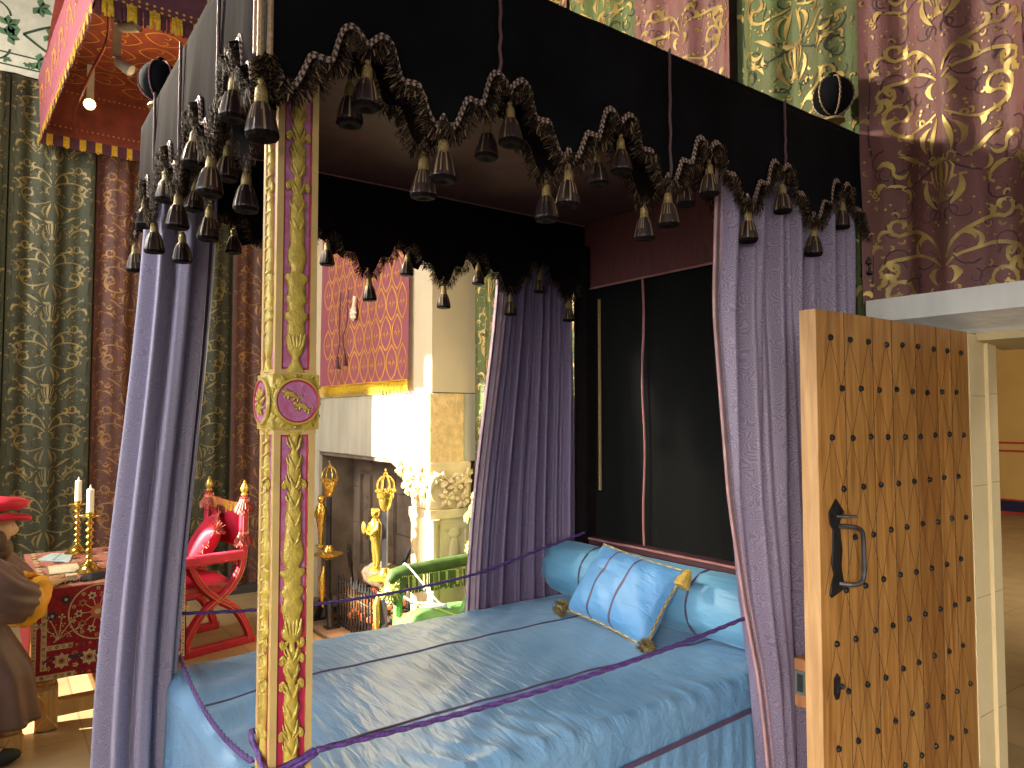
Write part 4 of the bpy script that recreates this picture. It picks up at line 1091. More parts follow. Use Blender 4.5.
# pink cloth over the mantel
def hang_f(u, v, o): return (u, 2.255-.012*sin((u+5)*9)*(1-smooth((v-2.3)/1.5))-o, v)
PH = thing('mantel_hanging', 'rose pink cloth with orange gold lattice hung above the fireplace, yellow fringed', 'wall hanging', (-4.55, 2.26, 2.2))
m = MB().grid(40, 8, lambda i, j: hang_f(lerp(-5.5, -3.585, i), lerp(2.20, 4.3, j), 0))
WL, HL = .19, .30
for r_ in range(8):
    for k in range(11):
        cx = -5.42+WL*k+(WL/2 if r_ % 2 else 0); cy = 2.36+HL*r_*.85
        if cx+WL/2 > -3.6 or cx-WL/2 < -5.5 or cy+HL/2 > 4.29: continue
        for q in (-1, 1):
            m.ribbon(bez((cx, cy-HL*.5), (cx+q*WL*.5, cy-HL*.28), (cx+q*WL*.62, cy+HL*.08), (cx+q*WL*.2, cy+HL*.36), 10)+[(cx, cy+HL*.5)], .016, hang_f, 1, 0, .003)
            m.ribbon(curl(cx+q*.025, cy-.02, .03, .008, pi/2-q*pi/2, pi/2-q*pi/2+q*4, 8), .008, hang_f, 1, 1, .003)
            m.ribbon([(cx, cy-.06), (cx+q*.03, cy), (cx, cy+.08)], .010, hang_f, 1, 3, .003)
m.build('cloth', [K['rose_pink'], K['orange_gold']], PH, smooth=False)
m = MB(); rnd = random.Random(2)
m.box(-5.5, -3.585, 2.238, 2.246, 2.195, 2.205, 1)
for i in range(420):
    x = lerp(-5.498, -3.588, i/419); L = .085+.03*sin(i*.5)+rnd.uniform(-.012, .012)
    a = hang_f(x, 2.20, .006+.004*rnd.random()); m.quad((a, add(a, (.006, 0, 0)), add(a, (.007, -.003, -L)), add(a, (-.001, -.003, -L))), 0)
m.build('fringe', [K['yellow_fringe'], K['orange_gold']], PH, smooth=False)
m = MB()
for x, zt, zb_ in ((-4.98, 2.75, 2.42), (-4.80, 2.80, 2.44)):
    m.tube(catmull([(x+.05, 2.22, 3.1), (x+.03, 2.22, zt), (x+.08*(1 if x < -4.9 else -1)*.6, 2.215, zt-.15), (x, 2.215, zb_+.06)], 6), .006, 5)
    m.lathe([(.006, .06), (.014, .05), (.012, .03), (.022, -.06), (.0001, -.06)][::-1], (x, 2.215, zb_), 10, 0)
m.build('tasselled_cord', K['plum_cloth'], PH)
m = MB()
for k in range(8):
    a = 2*pi*k/8; m.tube([(-4.62, 2.225, 2.86), (-4.62+.045*cos(a), 2.215, 2.86+.05*sin(a)), (-4.62+.07*cos(a), 2.22, 2.86+.075*sin(a))], [.012, .018, .004], 6)
m.tube([(-4.62, 2.222, 2.88), (-4.60, 2.222, 3.02)], .016, 6).ell((-4.62, 2.21, 2.86), .022, .018, .022, 10, 8)
m.build('star_ornament', K['candle'], PH)

# ================================================================== CLOTH CANOPY UPPER LEFT
CC = thing('hanging_canopy', 'rose and red cloth canopy with yellow fringed edges hung high over the table', 'canopy', (-4.9, .6, 4.44))
cx0, cx1, cy0, cy1, cz0, cz1 = -6.38, -3.46, -.185, 1.35, 4.55, 5.12
skew = lambda u: .052*(u-cx0)
def scroll_strip(m, fn, a0, a1, z0, z1, n, mi):
    w = (a1-a0)/n; zc = (z0+z1)/2; h = (z1-z0)
    for k in range(n):
        c = a0+w*(k+.5)
        for q in (-1, 1):
            m.ribbon(bez((c-q*w*.45, zc-h*.25), (c-q*w*.1, zc+h*.35), (c+q*w*.2, zc+h*.3), (c+q*w*.28, zc), 10)+curl(c+q*w*.18, zc, w*.10, w*.02, 0 if q > 0 else pi, (-5 if q > 0 else 8), 10)[1:], .016, fn, mi, 0, .003)
            m.ribbon([(c-q*w*.4, zc+h*.36), (c-q*w*.2, zc+h*.22), (c-q*w*.05, zc+h*.38)], .014, fn, mi, 3, .003)
def canopy_side(fn, fin, a0, a1, n, cloth, inner):
    m = MB().grid(24, 3, lambda i, j: fn(lerp(a0, a1, i), lerp(cz0, cz1, j), 0), 0)
    m.grid(24, 3, lambda i, j: fin(lerp(a0, a1, i), lerp(cz0, cz1, j), 0), 1)
    scroll_strip(m, fn, a0, a1, cz0+.06, cz1-.04, n, 2)
    for z in (cz0+.012, cz0+.045):
        for k in range(int((a1-a0)/.045)):
            c = a0+.02+.045*k; m.poly2([(c-.012, z), (c, z-.01), (c+.012, z), (c, z+.01)], fn, 2, .004)
    v = m.build('valance', [cloth, inner, K['orange_gold']], CC, smooth=False)
    f = MB(); rnd = random.Random(5)
    nn = int((a1-a0)/.0075)
    for i in range(nn):
        s = lerp(a0, a1, i/nn); yel = (s/.135) % 1 < .45
        L = .115+rnd.uniform(-.012, .012); o_ = .012+.012*rnd.random()+(.01 if yel else 0); j = rnd.gauss(0, .004)
        f.quad((fn(s-.005, cz0+.004, o_*.3), fn(s+.005, cz0+.004, o_*.3), fn(s+.006+j, cz0-L*.5, o_), fn(s-.006+j, cz0-L*.5, o_)), 0 if yel else 1)
        f.quad((fn(s-.006+j, cz0-L*.5, o_), fn(s+.006+j, cz0-L*.5, o_), fn(s+.007+j, cz0-L, o_), fn(s-.007+j, cz0-L, o_)), 0 if yel else 1)
    f.build('fringe', [K['yellow_fringe'], K['plum_cloth']], v, smooth=False)
canopy_side(lambda u, v, o: (cx1+o, u, v), lambda u, v, o: (cx1-.012, u, v), cy0+skew(cx1), cy1, 4, K['plum_cloth'], K['plum_cloth'])
canopy_side(lambda u, v, o: (u, cy0+skew(u)-o-.03*(v-cz0)/(cz1-cz0), v), lambda u, v, o: (u, cy0+skew(u)+.012, v), cx0, cx1, 7, K['rose_pink'], K['inner_velvet_shade'])  # black inner face is the shade inside the canopy, put into the colour
canopy_side(lambda u, v, o: (u, cy1+o, v), lambda u, v, o: (u, cy1-.012, v), cx0, cx1, 7, K['rose_pink'], K['plum_cloth'])
# back strip and ceiling of the canopy with braid lines
fb = lambda u, v, o: (cx0+.02+o, u, v)
m = MB().grid(16, 3, lambda i, j: fb(lerp(cy0, cy1, i), lerp(cz0+.02, cz1, j), 0))
for k in range(34): c = cy0+.02+.045*k; m.poly2([(c-.010, cz0+.12), (c, cz0+.11), (c+.010, cz0+.12), (c, cz0+.13)], fb, 1); m.poly2([(c-.010, cz1-.1), (c, cz1-.11), (c+.010, cz1-.1), (c, cz1-.09)], fb, 1)
vb = m.build('back_strip', [K['canopy_red'], K['orange_gold']], CC, smooth=False)
f = MB()
for i in range(int((cy1-cy0)/.0075)):
    s = cy0+.0075*i; yel = (s/.135) % 1 < .4; L = .11+random.uniform(-.01, .01)
    f.quad((fb(s-.005, cz0+.03, .005), fb(s+.005, cz0+.03, .005), fb(s+.006, cz0-L+.03, .012), fb(s-.006, cz0-L+.03, .012)), 0 if yel else 1)
f.build('fringe', [K['yellow_fringe'], K['plum_cloth']], vb, smooth=False)
fc = lambda u, v, o: (u, v, cz1-.03-o+.015*sin(u*5)*sin(v*6))
m = MB().grid(20, 12, lambda i, j: fc(lerp(cx0+.02, cx1-.012, i), lerp(cy0, cy1, j), 0))
for a in range(9):
    for b in range(5):
        x, y = cx0+.2+.32*a+(.16 if b % 2 else 0), cy0+.2+.3*b
        for q in (-1, 1): m.ribbon(bez((x, y-.15), (x+q*.16, y-.06), (x+q*.16, y+.06), (x, y+.15), 10), .012, fc, 1, 0, .004); m.ribbon(curl(x+q*.05, y, .05, .012, pi/2-q*pi/2, pi/2-q*pi/2+q*4, 8), .010, fc, 1, 1, .004)
m.build('ceiling_lining', [K['canopy_red'], K['orange_gold']], CC, smooth=False)
MB().tube(catmull([(-3.9, .06, 5.0), (-4.6, .16, 4.86), (-5.2, .10, 4.76), (-5.9, .05, 4.66), (-6.3, .10, 4.62)], 6), .012, 6).build('lining_edge', K['canopy_red'], CC)

def spotlight(P, aim, lit, label):
    S = thing('spotlight', label, 'spotlight', P, 'spotlights under the cloth canopy')
    d = norm(aim); m = MB()
    a = P; b = add(P, mul(d, .15))
    m.tube([a, add(a, mul(d, .02)), add(a, mul(d, .12)), b], [.025, .042, .048, .05], 16, 0, cap=False)
    m.build('lamp_housing', K['lamp_white'], S)
    MB().tube([add(a, mul(d, .143)), add(a, mul(d, .146))], [.045, .044], 16, 0).build('lamp_lens', K['bulb'] if lit else K['lamp_white'], S)
    MB().box(P[0]-.012, P[0]+.012, P[1]-.03, P[1]+.03, P[2]+.02, cz1-.02).build('bracket', K['lamp_white'], S, smooth=False)
    return S
spotlight((-5.80, .16, 4.745), (.93, -.1, -.42), True, 'lit round spotlight glowing inside the cloth canopy')
spotlight((-4.75, .24, 4.74), (.4, .6, -.5), False, 'unlit off white spotlight in the middle under the cloth canopy')
spotlight((-4.30, .20, 4.80), (.6, .7, .05), False, 'unlit off white spotlight uppermost beneath the canopy front fringe')

# ================================================================== TABLE
TB = thing('trestle_table', 'light oak table with heavy carved feet under the red carpet', 'table', (-4.25, .15, 0))
TX0, TX1, TY0, TY1, TZ = -4.93, -3.58, -.26, .57, .852
MB().box(TX0+.02, TX1-.02, TY0+.02, TY1-.02, TZ-.05, TZ-.006).build('tabletop', K['bare_oak'], TB, smooth=False)
for y in (-.185, .49):
    for x in (-3.63, -4.86):
        m = MB()
        m.tube([(x, y, TZ-.05), (x, y, .5), (x, y, .34), (x, y, .27)], [.06, .05, .042, .06], 8)
        m.prism([(-.06, 0), (-.068, .05), (-.062, .22), (-.045, .27), (.045, .27), (.062, .22), (.068, .05), (.06, 0)], lambda a, b, d: (x+a, d, b), y-.06, y+.06)
        m.prism([(-.06, .02), (0, .10), (.06, .02), (0, -.0)], lambda a, b, d: (d, y+a, b), x+.06, x+.075)
        m.prism([(-.05, .24), (0, .13), (.05, .24)], lambda a, b, d: (d, y+a, b), x+.058, x+.072)
        m.build('leg', K['bare_oak'], TB, smooth=False, bevel=.006)
MB().box(-3.68, -3.58, -.13, .43, .07, .16).build('stretcher', K['bare_oak'], TB, smooth=False, bevel=.008)
MB().box(-4.9, -4.8, -.13, .43, .07, .16).build('stretcher', K['bare_oak'], TB, smooth=False, bevel=.008)
MB().box(-4.8, -3.68, .1, .2, .07, .15).build('stretcher', K['bare_oak'], TB, smooth=False, bevel=.008)

# carpet tablecloth: top + hanging sides, woven pattern on the front
m = MB(); XF = -3.545; ZB = .30
m.box(TX0-.01, XF, TY0-.012, TY1+.012, TZ-.006, TZ+.006, 1)
ff = lambda u, v, o: (XF+.006*sin(u*9)*(TZ-v)/.5+o+.02*(TZ-v), u, v)
m.grid(24, 10, lambda i, j: ff(lerp(TY0-.012, TY1+.012, i), lerp(ZB+.012*sin(i*6), TZ+.006, j), 0), 0)
fs0 = lambda u, v, o: (u, TY0-.012-o-.02*(TZ-v), v); fs1 = lambda u, v, o: (u, TY1+.012+o+.02*(TZ-v), v)
m.grid(30, 8, lambda i, j: fs0(lerp(TX0, XF, i), lerp(ZB, TZ+.006, j), 0), 0)
m.grid(30, 8, lambda i, j: fs1(lerp(TX0, XF, i), lerp(ZB, TZ+.006, j), 0), 0)
def petal(m, fn, x, y, s, n, mi, a=0, w=.6):
    for k in range(n):
        b = a+2*pi*k/n; m.ribbon([(x+s*.15*cos(b), y+s*.15*sin(b)), (x+s*.6*cos(b), y+s*.6*sin(b)), (x+s*cos(b), y+s*sin(b))], s*w, fn, mi, 3, .004)
def disc2(m, fn, x, y, r, mi, n=10, off=.005): m.poly2([(x+r*cos(2*pi*k/n), y+r*sin(2*pi*k/n)) for k in range(n)], fn, mi, off)
y0, y1 = TY0-.01, TY1+.01
CR, NV, OR = 2, 3, 4
def band(fn, a0, a1, z0, z1, vertical, n):
    m.ribbon([((a0+a1)/2, z0), ((a0+a1)/2, z1)] if vertical else [(a0, (z0+z1)/2), (a1, (z0+z1)/2)], (a1-a0) if vertical else (z1-z0), fn, CR, 0, .002)
    for k in range(n):
        t = (k+.5)/n; x, y = ((a0+a1)/2, lerp(z0, z1, t)) if vertical else (lerp(a0, a1, t), (z0+z1)/2)
        r = min(a1-a0, z1-z0)*.36
        petal(m, fn, x, y, r, 6, NV if k % 2 else OR, .3); disc2(m, fn, x, y, r*.25, CR)
band(ff, y0, y0+.022, ZB+.02, TZ, True, 24)
band(ff, y0+.045, y0+.075, ZB+.07, TZ, True, 13); band(ff, y1-.075, y1-.045, ZB+.07, TZ, True, 13); band(ff, y1-.022, y1, ZB+.02, TZ, True, 24)
band(ff, y0, y1, ZB+.012, ZB+.045, False, 24); band(ff, y0+.075, y1-.075, ZB+.185, ZB+.215, False, 20)
for k in range(5):   # lower border flowers
    x = y0+.155+.145*k; z = ZB+.115
    petal(m, ff, x, z, .05, 8, CR); disc2(m, ff, x, z, .02, OR); disc2(m, ff, x, z, .009, NV, 8, .006)
    for q in (-1, 1): m.ribbon(curl(x+q*.05, z-.01, .045, .01, pi/2-q*pi/2, pi/2-q*pi/2+q*4.2, 10), .012, ff, NV, 1); m.ribbon(curl(x+q*.065, z+.03, .02, .006, 0, q*5, 8), .008, ff, OR, 1); petal(m, ff, x+q*.07, z-.035, .016, 5, CR)
# medallion
mx_, mz = .07, .685
m.ribbon([(mx_+.155*cos(a), mz+.165*sin(a)) for a in [2*pi*i/48 for i in range(49)] if mz+.165*sin(a) < TZ], .008, ff, CR, 0)
petal(m, ff, mx_, mz, .05, 8, OR); disc2(m, ff, mx_, mz, .018, CR)
for k in range(10):
    a = 2*pi*k/10; px_, pz = mx_+.10*cos(a), mz+.105*sin(a)
    if pz < TZ-.03: petal(m, ff, px_, pz, .026, 6, CR if k % 2 else OR, a); disc2(m, ff, px_, pz, .008, NV)
    if mz+.14*sin(a+.3) < TZ-.02: petal(m, ff, mx_+.135*cos(a+.3), mz+.142*sin(a+.3), .014, 5, CR)
    if mz+.085*sin(a) < TZ: m.ribbon([(mx_+.04*cos(a), mz+.04*sin(a)), (mx_+.08*cos(a), mz+.085*sin(a))], .005, ff, CR, 0)
# sprays and small flowers
for sx, sy in ((-.14, .53), (.47, .55)):
    for k in range(5):
        a = R(25+28*k); e = (sx+.13*cos(a), sy+.02+.13*sin(a))
        m.ribbon(bez((sx-.02, sy-.0), (sx+.02, sy+.03), (sx+.06*cos(a), sy+.02+.07*sin(a)), e, 8), .005, ff, CR, 0)
        petal(m, ff, e[0], e[1], .022, 4, CR, a)
        for t in (.4, .7): petal(m, ff, lerp(sx, e[0], t)+.014, lerp(sy+.01, e[1], t)-.004, .015, 3, OR if k % 2 else CR, a+1)
for x, z in ((-.10, .78), (.27, .80), (.30, .58), (-.17, .69), (.44, .79)): petal(m, ff, x, z, .03, 6, NV, .2, .8); disc2(m, ff, x, z, .009, CR)
ft_ = lambda u, v, o: (u, v, TZ+.006+o)
for k in range(12):
    for b in range(7):
        x, y = -4.85+.11*k, -.2+.115*b; petal(m, ft_, x, y, .04, 6, (CR, OR, NV)[(k+b) % 3], k); disc2(m, ft_, x, y, .012, 0)
for q in (TY0+.05, TY1-.05): m.ribbon([(TX0, q), (XF, q)], .03, ft_, CR, 0, .001)
m.origin = (-4.25, .15, TZ)
tag(m.build('carpet_tablecloth', [K['carpet_red'], K['carpet_top'], K['carpet_cream'], K['carpet_navy'], K['carpet_orange']], None, smooth=False), 'red oriental carpet with cream border and medallion draped over the table', 'tablecloth')
ZT2 = TZ+.007

def candlestick(P, label):
    C_ = thing('candlestick', label, 'candlestick', P, 'brass candlesticks on the table')
    m = MB().lathe([(.0001, 0), (.085, 0), (.085, .012), (.072, .02), (.055, .03), (.045, .045), (.05, .052), (.04, .06), (.024, .075)], P, 28)
    m.build('base', K['brass'], C_)
    st = [(.02, .07)]
    for k in range(6):
        h = .085+.045*k; st += [(.014, h), (.024, h+.008), (.027, h+.016), (.022, h+.024), (.013, h+.032)]
    st += [(.014, .355), (.02, .362)]
    MB().lathe(st, P, 24).build('stem', K['brass'], C_)
    MB().lathe([(.02, .36), (.055, .368), (.062, .374), (.062, .38), (.03, .383), (.026, .386), (.026, .40), (.02, .40)], P, 28).build('drip_pan', K['brass'], C_)
def candle(P, label):
    m = MB().lathe([(.0001, 0), (.023, 0), (.0225, .16), (.020, .168), (.008, .17), (.0001, .17)], P, 20)
    m.origin = P; o = m.build('candle', K['candle'], None)
    tag(o, label, 'candle', 'ivory candles')
    MB().tube([add(P, (0, 0, .168)), add(P, (.002, 0, .185))], .002, 5).lathe([(.008, .168), (.006, .18), (.0001, .2)], P, 10, 1).build('wick', [K['wick'], K['candle']], o)
PA, PB = (-3.93, .055, ZT2), (-4.72, .055, ZT2)
candlestick(PA, 'brass ringed candlestick nearer the front edge of the table')
candlestick(PB, 'brass ringed candlestick further back on the table')
candle((PA[0], PA[1], ZT2+.385), 'ivory candle in the front brass candlestick'); candle((PB[0], PB[1], ZT2+.385), 'ivory candle in the rear brass candlestick')
# papers and small things
def sheet(pts, mats, label, cat, name, h=.006, line=False):
    m = MB().prism(pts, lambda a, b, d: (a, b, d), ZT2+.001, ZT2+.001+h)
    if line: m.prism([(lerp(pts[0][0], pts[3][0], .45), lerp(pts[0][1], pts[3][1], .45)), (lerp(pts[1][0], pts[2][0], .45), lerp(pts[1][1], pts[2][1], .45)), (lerp(pts[1][0], pts[2][0], .52), lerp(pts[1][1], pts[2][1], .52)), (lerp(pts[0][0], pts[3][0], .52), lerp(pts[0][1], pts[3][1], .52))], lambda a, b, d: (a, b, d), ZT2+h, ZT2+h+.002, 1)
    m.origin = (pts[0][0], pts[0][1], ZT2)
    return tag(m.build(name, mats, None, smooth=False), label, cat)
sheet([(-4.60, -.20), (-4.82, -.10), (-4.72, .03), (-4.38, -.02)], [K['paper_blue'], K['paper_line']], 'pale blue folded paper lying beside the rear candlestick', 'paper', 'folded_paper', .008, True)
bk = thing('open_book', 'small open book with cream pages lying in front of the near candlestick', 'book', (-4.08, -.08, ZT2))
MB().prism([(-4.16, -.18), (-4.20, .02), (-3.98, .02), (-3.95, -.17)], lambda a, b, d: (a, b, d), ZT2+.001, ZT2+.006).build('cover', K['gilt_braid'], bk, smooth=False)
MB().grid(10, 3, lambda i, j: (lerp(-4.15, -3.97, i), lerp(-.165, .005, j), ZT2+.008+.028*abs(sin(pi*(i*2)))**.6)).build('pages', K['paper'], bk)
def small_box(x, y, w, d, h, k, label, rot=.2):
    m = MB().box(x-w, x+w, y-d, y+d, ZT2+.001, ZT2+h).box(x-w*1.04, x+w*1.04, y-d*1.04, y+d*1.04, ZT2+h, ZT2+h+.008); m.origin = (x, y, ZT2)
    o = m.build('trinket_box', K[k], None, smooth=False, bevel=.002); tag(o, label, 'box', 'small boxes on the table')
small_box(-3.72, -.06, .035, .03, .03, 'paper', 'small cream box near the front table edge')
small_box(-3.74, -.135, .03, .035, .022, 'carpet_orange', 'small orange box beside the sleeve at the table edge')
m = MB().grid(26, 14, lambda i, j: (-3.70+.13*(j-.5)*(1+.3*sin(i*6)), -.0+.17*i-.01, ZT2+.004+.04*abs(sin(pi*i))**.5*abs(sin(pi*j))**.7*(.7+.6*vnoise(i*6, j*5))))
m.origin = (-3.7, .08, ZT2); tag(m.build('cloth_cap', K['black_cloth'], None), 'crumpled black cloth cap lying before the near candlestick', 'cap')
m = MB()
for k in range(14): m.ell((-3.63+.01*sin(k*2), -.16+.016*k, ZT2+.009), .010, .010, .008, 8, 6)
m.origin = (-3.63, -.05, ZT2); tag(m.build('bead_chain', K['iron'], None), 'dark string of beads along the front table edge', 'beads')

# ================================================================== RED CHAIR
RC = thing('red_armchair', 'crimson velvet X-frame armchair with gilt finials and pink fringes beside the table', 'armchair', (-4.85, 1.05, 0))
XN, XFa = -4.52, -5.12
def strip(m, P, w, fn, mi=0, th=.05):
    m.tube([fn(a, b) for a, b in P], w, 8, mi, flat=1)
for x in (XN, XFa):
    fx = lambda a, b: (x, a, b)
    m = MB()
    back = catmull([(1.40, .04), (1.37, .14), (1.27, .30), (1.10, .42), (.99, .52), (.92, .62), (.87, .73)], 6)
    frnt = catmull([(.84, .04), (.87, .14), (.94, .27), (1.04, .36), (1.20, .47), (1.30, .62), (1.33, .80), (1.33, 1.0), (1.335, 1.22)], 6)
    for P in (back, frnt):
        m.tube([fx(a, b) for a, b in P], .036, 10, 0)
        for q in (-1, 1): m.tube([(x+.037, a+q*.022, b) for a, b in P], .0035, 4, 1)
    m.build('x_frame', [K['scarlet'], K['gilt_braid']], RC)
    m = MB().box(x-.035, x+.035, .79, 1.44, .0, .065).build('runner', K['scarlet_dark'], RC, smooth=False, bevel=.012)
    m = MB().box(x-.045, x+.045, .79, 1.34, .705, .785)
    ar = m.build('armrest', K['scarlet'], RC, smooth=False, bevel=.015)
    m = MB()
    for i in range(34): m.ell((x+.046, .80+.0158*i, .725), .004, .004, .004, 5, 4)
    m.build('studs', K['gilt'], ar)
    MB().lathe([(.012, 1.22), (.03, 1.24), (.018, 1.255), (.03, 1.275), (.034, 1.295), (.022, 1.32), (.01, 1.34), (.014, 1.35), (.0001, 1.365)], (x, 1.335, 0), 16).build('finial', K['gold_tip'], RC)
    m = MB()
    for zc_ in (1.20, .93):
      m = MB()
      for i in range(110):
        a = random.uniform(0, 6.3); z = zc_; L = random.uniform(.07, .12)
        p = (x+.03*cos(a), 1.335+.03*sin(a), z); q = add(p, (.045*cos(a), .045*sin(a), -L)); w = .006
        m.quad((add(p, (w, 0, 0)), add(p, (-w, 0, 0)), add(q, (-w, 0, 0)), add(q, (w, 0, 0))))
      m.ell((x, 1.335, zc_-.015), .045, .045, .035, 10, 8)
      m.build('tassel', K['pink_tassel'], RC, smooth=False)
MB().box(XFa, XN, .84, 1.28, .455, .50).box(XFa+.03, XN-.03, .83, .88, .36, .46).build('seat_frame', K['scarlet_dark'], RC, smooth=False, bevel=.01)
m = MB().grid(24, 16, lambda i, j: (lerp(XFa, XN, i), 1.335+.09*sin(pi*i)*(.3+.7*j), lerp(.80, 1.20-.05*sin(pi*i), j)))
bk_ = m.build('back_sling', K['scarlet'], RC, solid=.015)
m = MB()
for i in range(170):
    t = i/169; x = lerp(XFa, XN, t); z = 1.20-.05*sin(pi*t); y = 1.335+.09*sin(pi*t)-.012
    L = random.uniform(.07, .10); m.quad(((x-.004, y, z), (x+.004, y, z), (x+.005, y-.01, z-L), (x-.005, y-.01, z-L)), 0 if random.random() < .6 else 1)
m.build('back_fringe', [K['pink_tassel'], K['yellow_fringe']], bk_, smooth=False)
def pillow(c, a, b, t, mt, rot, name, label, cat, parent=None, tass=None, stripes=None):
    m = MB()
    def f(sg):
        def g(i, j):
            u, v = i*2-1, j*2-1; e = max(0, (1-abs(u)**3)*(1-abs(v)**3))
            return (u*a*(1-.06*(1-v*v)*abs(u)**3), v*b*(1-.06*(1-u*u)*abs(v)**3), sg*t*e**.55)
        return g
    m.grid(24, 24, f(1), mfn=stripes); m.grid(24, 24, f(-1), mfn=stripes); m.origin = (0, 0, 0)
    if parent is None:
        o = m.build(name, mt, None, ang=180); o.location = c; o.rotation_euler = rot
        tag(o, label, cat)
    return o
rc_ = MB().grid(24, 20, lambda i, j: (lerp(XFa+.03, XN-.03, i), lerp(.81, 1.26, j), .50+.10*max(0, (1-abs(i*2-1)**4)*(1-abs(j*2-1)**4))**.4)).build('seat_cushion', K['scarlet'], RC)
m = MB()
for i in range(260):
    t = i/259; P = (lerp(XFa+.03, XN-.02, t*2), .805, .53) if t < .5 else (XN-.012, lerp(.81, 1.24, t*2-1), .53)
    L = random.uniform(.05, .075); w = .005
    m.quad((add(P, (-w, -w, 0)), add(P, (w, w, 0)), add(P, (w+.006, w-.01, -L)), add(P, (-w+.006, -w-.01, -L))))
m.build('seat_fringe', K['pink_tassel'], rc_, smooth=False)
cu = pillow((-4.78, 1.10, .81), .24, .21, .10, [K['scarlet'], K['pink_tassel']], (R(62), R(10), R(-32)), 'throw_cushion', 'plump crimson velvet cushion with pale stripe propped in the red armchair', 'cushion', stripes=lambda i, j: 1 if i in (4,) else 0)
m = MB()
for c in ((-.23, -.20), (.23, -.20), (.23, .20), (-.23, .20)):
    for i in range(90):
        d = norm((random.gauss(c[0]*4, .6), random.gauss(c[1]*4, .6), random.gauss(0, .6))); p = (c[0], c[1], 0); q = add(p, mul(d, .085)); w = .006
        m.quad((add(p, (w, 0, 0)), add(p, (-w, 0, 0)), add(q, (-w, 0, 0)), add(q, (w, 0, 0))))
for i in range(260):
    t = random.uniform(-1, 1); s = random.choice((-1, 1)); p = (t*.23, s*.205, 0) if random.random() < .5 else (s*.235, t*.2, 0)
    q = add(p, (random.gauss(0, .02)+(p[0]*.1), random.gauss(0, .02)+p[1]*.15, random.gauss(0, .025))); w = .005
    m.quad((add(p, (w, w, 0)), add(p, (-w, -w, 0)), add(q, (-w, -w, 0)), add(q, (w, w, 0))))
m.origin = (0, 0, 0); o = m.build('cushion_fringe', K['pink_tassel'], None, smooth=False); o.parent = cu

RC.location = (-4.851, .894, 0); RC.rotation_euler = (0, 0, R(14))
cu.location = (-4.89, 1.0, .83); cu.rotation_euler = (R(60), R(10), R(-16))
# ================================================================== GREEN CHAIR
GC = thing('green_armchair', 'sunlit green velvet armchair with yellow green fringe in front of the fireplace jamb', 'armchair', (-2.85, 2.15, 0))
for x in (-3.13, -2.11):
    fx = lambda a, b: (x, a, b)
    m = MB().tube([fx(1.92, .02), fx(1.93, .3), fx(1.95, .68)], .034, 8).tube([fx(2.56, .02), fx(2.57, .5), fx(2.60, 1.16)], .034, 8)
    m.build('side_frame', K['green_velvet'], GC)
    m = MB().tube([fx(1.86, .70), fx(1.90, .745), fx(2.0, .76), fx(2.3, .775), fx(2.60, .79)], [.03, .05, .052, .05, .045], 12)
    ar = m.build('armrest', K['green_deep'] if x < -3 else K['green_velvet'], GC)
    m = MB()
    for i in range(120):
        y = random.uniform(1.92, 2.58); w = .006; L = random.uniform(.10, .14)
        m.quad(((x+.04, y-w, .735), (x+.04, y+w, .735), (x+.045, y+w, .735-L), (x+.045, y-w, .735-L)), 1 if random.random() < .8 else 0)
    for i in range(40): m.ell((x+.052, 1.95+.016*i, .735), .005, .005, .005, 5, 4)
    m.build('arm_fringe', [K['green_fringe'], K['green_deep']], ar, smooth=False)
    m = MB()
    for i in range(420):
        d = norm((random.gauss(0, 1), random.gauss(0, 1), random.gauss(-.7, 1))); p = fx(1.89, .64); q = add(p, mul(d, random.uniform(.06, .10))); w = .007
        m.quad((add(p, (w, 0, 0)), add(p, (-w, 0, 0)), add(q, (-w, 0, 0)), add(q, (w, 0, 0))))
    m.ell(fx(1.89, .64), .06, .06, .06, 12, 8); m.build('tassel', K['green_fringe'], GC, smooth=False)
    for z0_ in (1.18, .95):
      m = MB()
      for i in range(130):
        a = random.uniform(0, 6.3); p = (x+.03*cos(a), 2.60+.03*sin(a), z0_); q = add(p, (.05*cos(a), .05*sin(a), random.uniform(-.12, -.05))); w = .007
        m.quad((add(p, (w, 0, 0)), add(p, (-w, 0, 0)), add(q, (-w, 0, 0)), add(q, (w, 0, 0))))
      m.ell(fx(2.60, z0_), .045, .045, .04, 10, 8)
      m.build('tassel', K['green_fringe'], GC, smooth=False)
    MB().lathe([(.012, 1.20), (.028, 1.22), (.018, 1.24), (.03, 1.26), (.02, 1.29), (.0001, 1.32)], fx(2.6, 0), 14).build('finial', K['gold_tip'], GC)
m = MB().grid(20, 10, lambda i, j: (lerp(-3.13, -2.11, i), 2.60+.05*sin(pi*i), lerp(.82, 1.14, j)), mfn=lambda i, j: 0)
m.build('back_panel', K['green_deep'], GC, solid=.02)
MB().box(-3.13, -2.11, 1.93, 2.56, .36, .42).build('seat_frame', K['green_deep'], GC, smooth=False, bevel=.01)
sc_ = MB().grid(24, 20, lambda i, j: (lerp(-3.10, -2.14, i), lerp(1.92, 2.52, j), .42+.12*max(0, (1-abs(i*2-1)**4)*(1-abs(j*2-1)**4))**.4)).build('seat_cushion', K['green_velvet'], GC)
MB().tube([(lerp(-3.06, -2.2, t), 2.0+.1*sin(3*t), .545) for t in [i/10 for i in range(11)]], .006, 5).build('cushion_piping', K['green_fringe'], sc_)
m = MB()
for i in range(260):
    t = random.random(); w = .006; L = random.uniform(.07, .11)
    p = (lerp(-3.12, -2.13, t), 1.915, .45) if random.random() < .6 else (-3.11, lerp(1.93, 2.5, t), .45)
    m.quad((add(p, (w, w, 0)), add(p, (-w, -w, 0)), add(p, (-w, -w-.01, -L)), add(p, (w, w-.01, -L))))
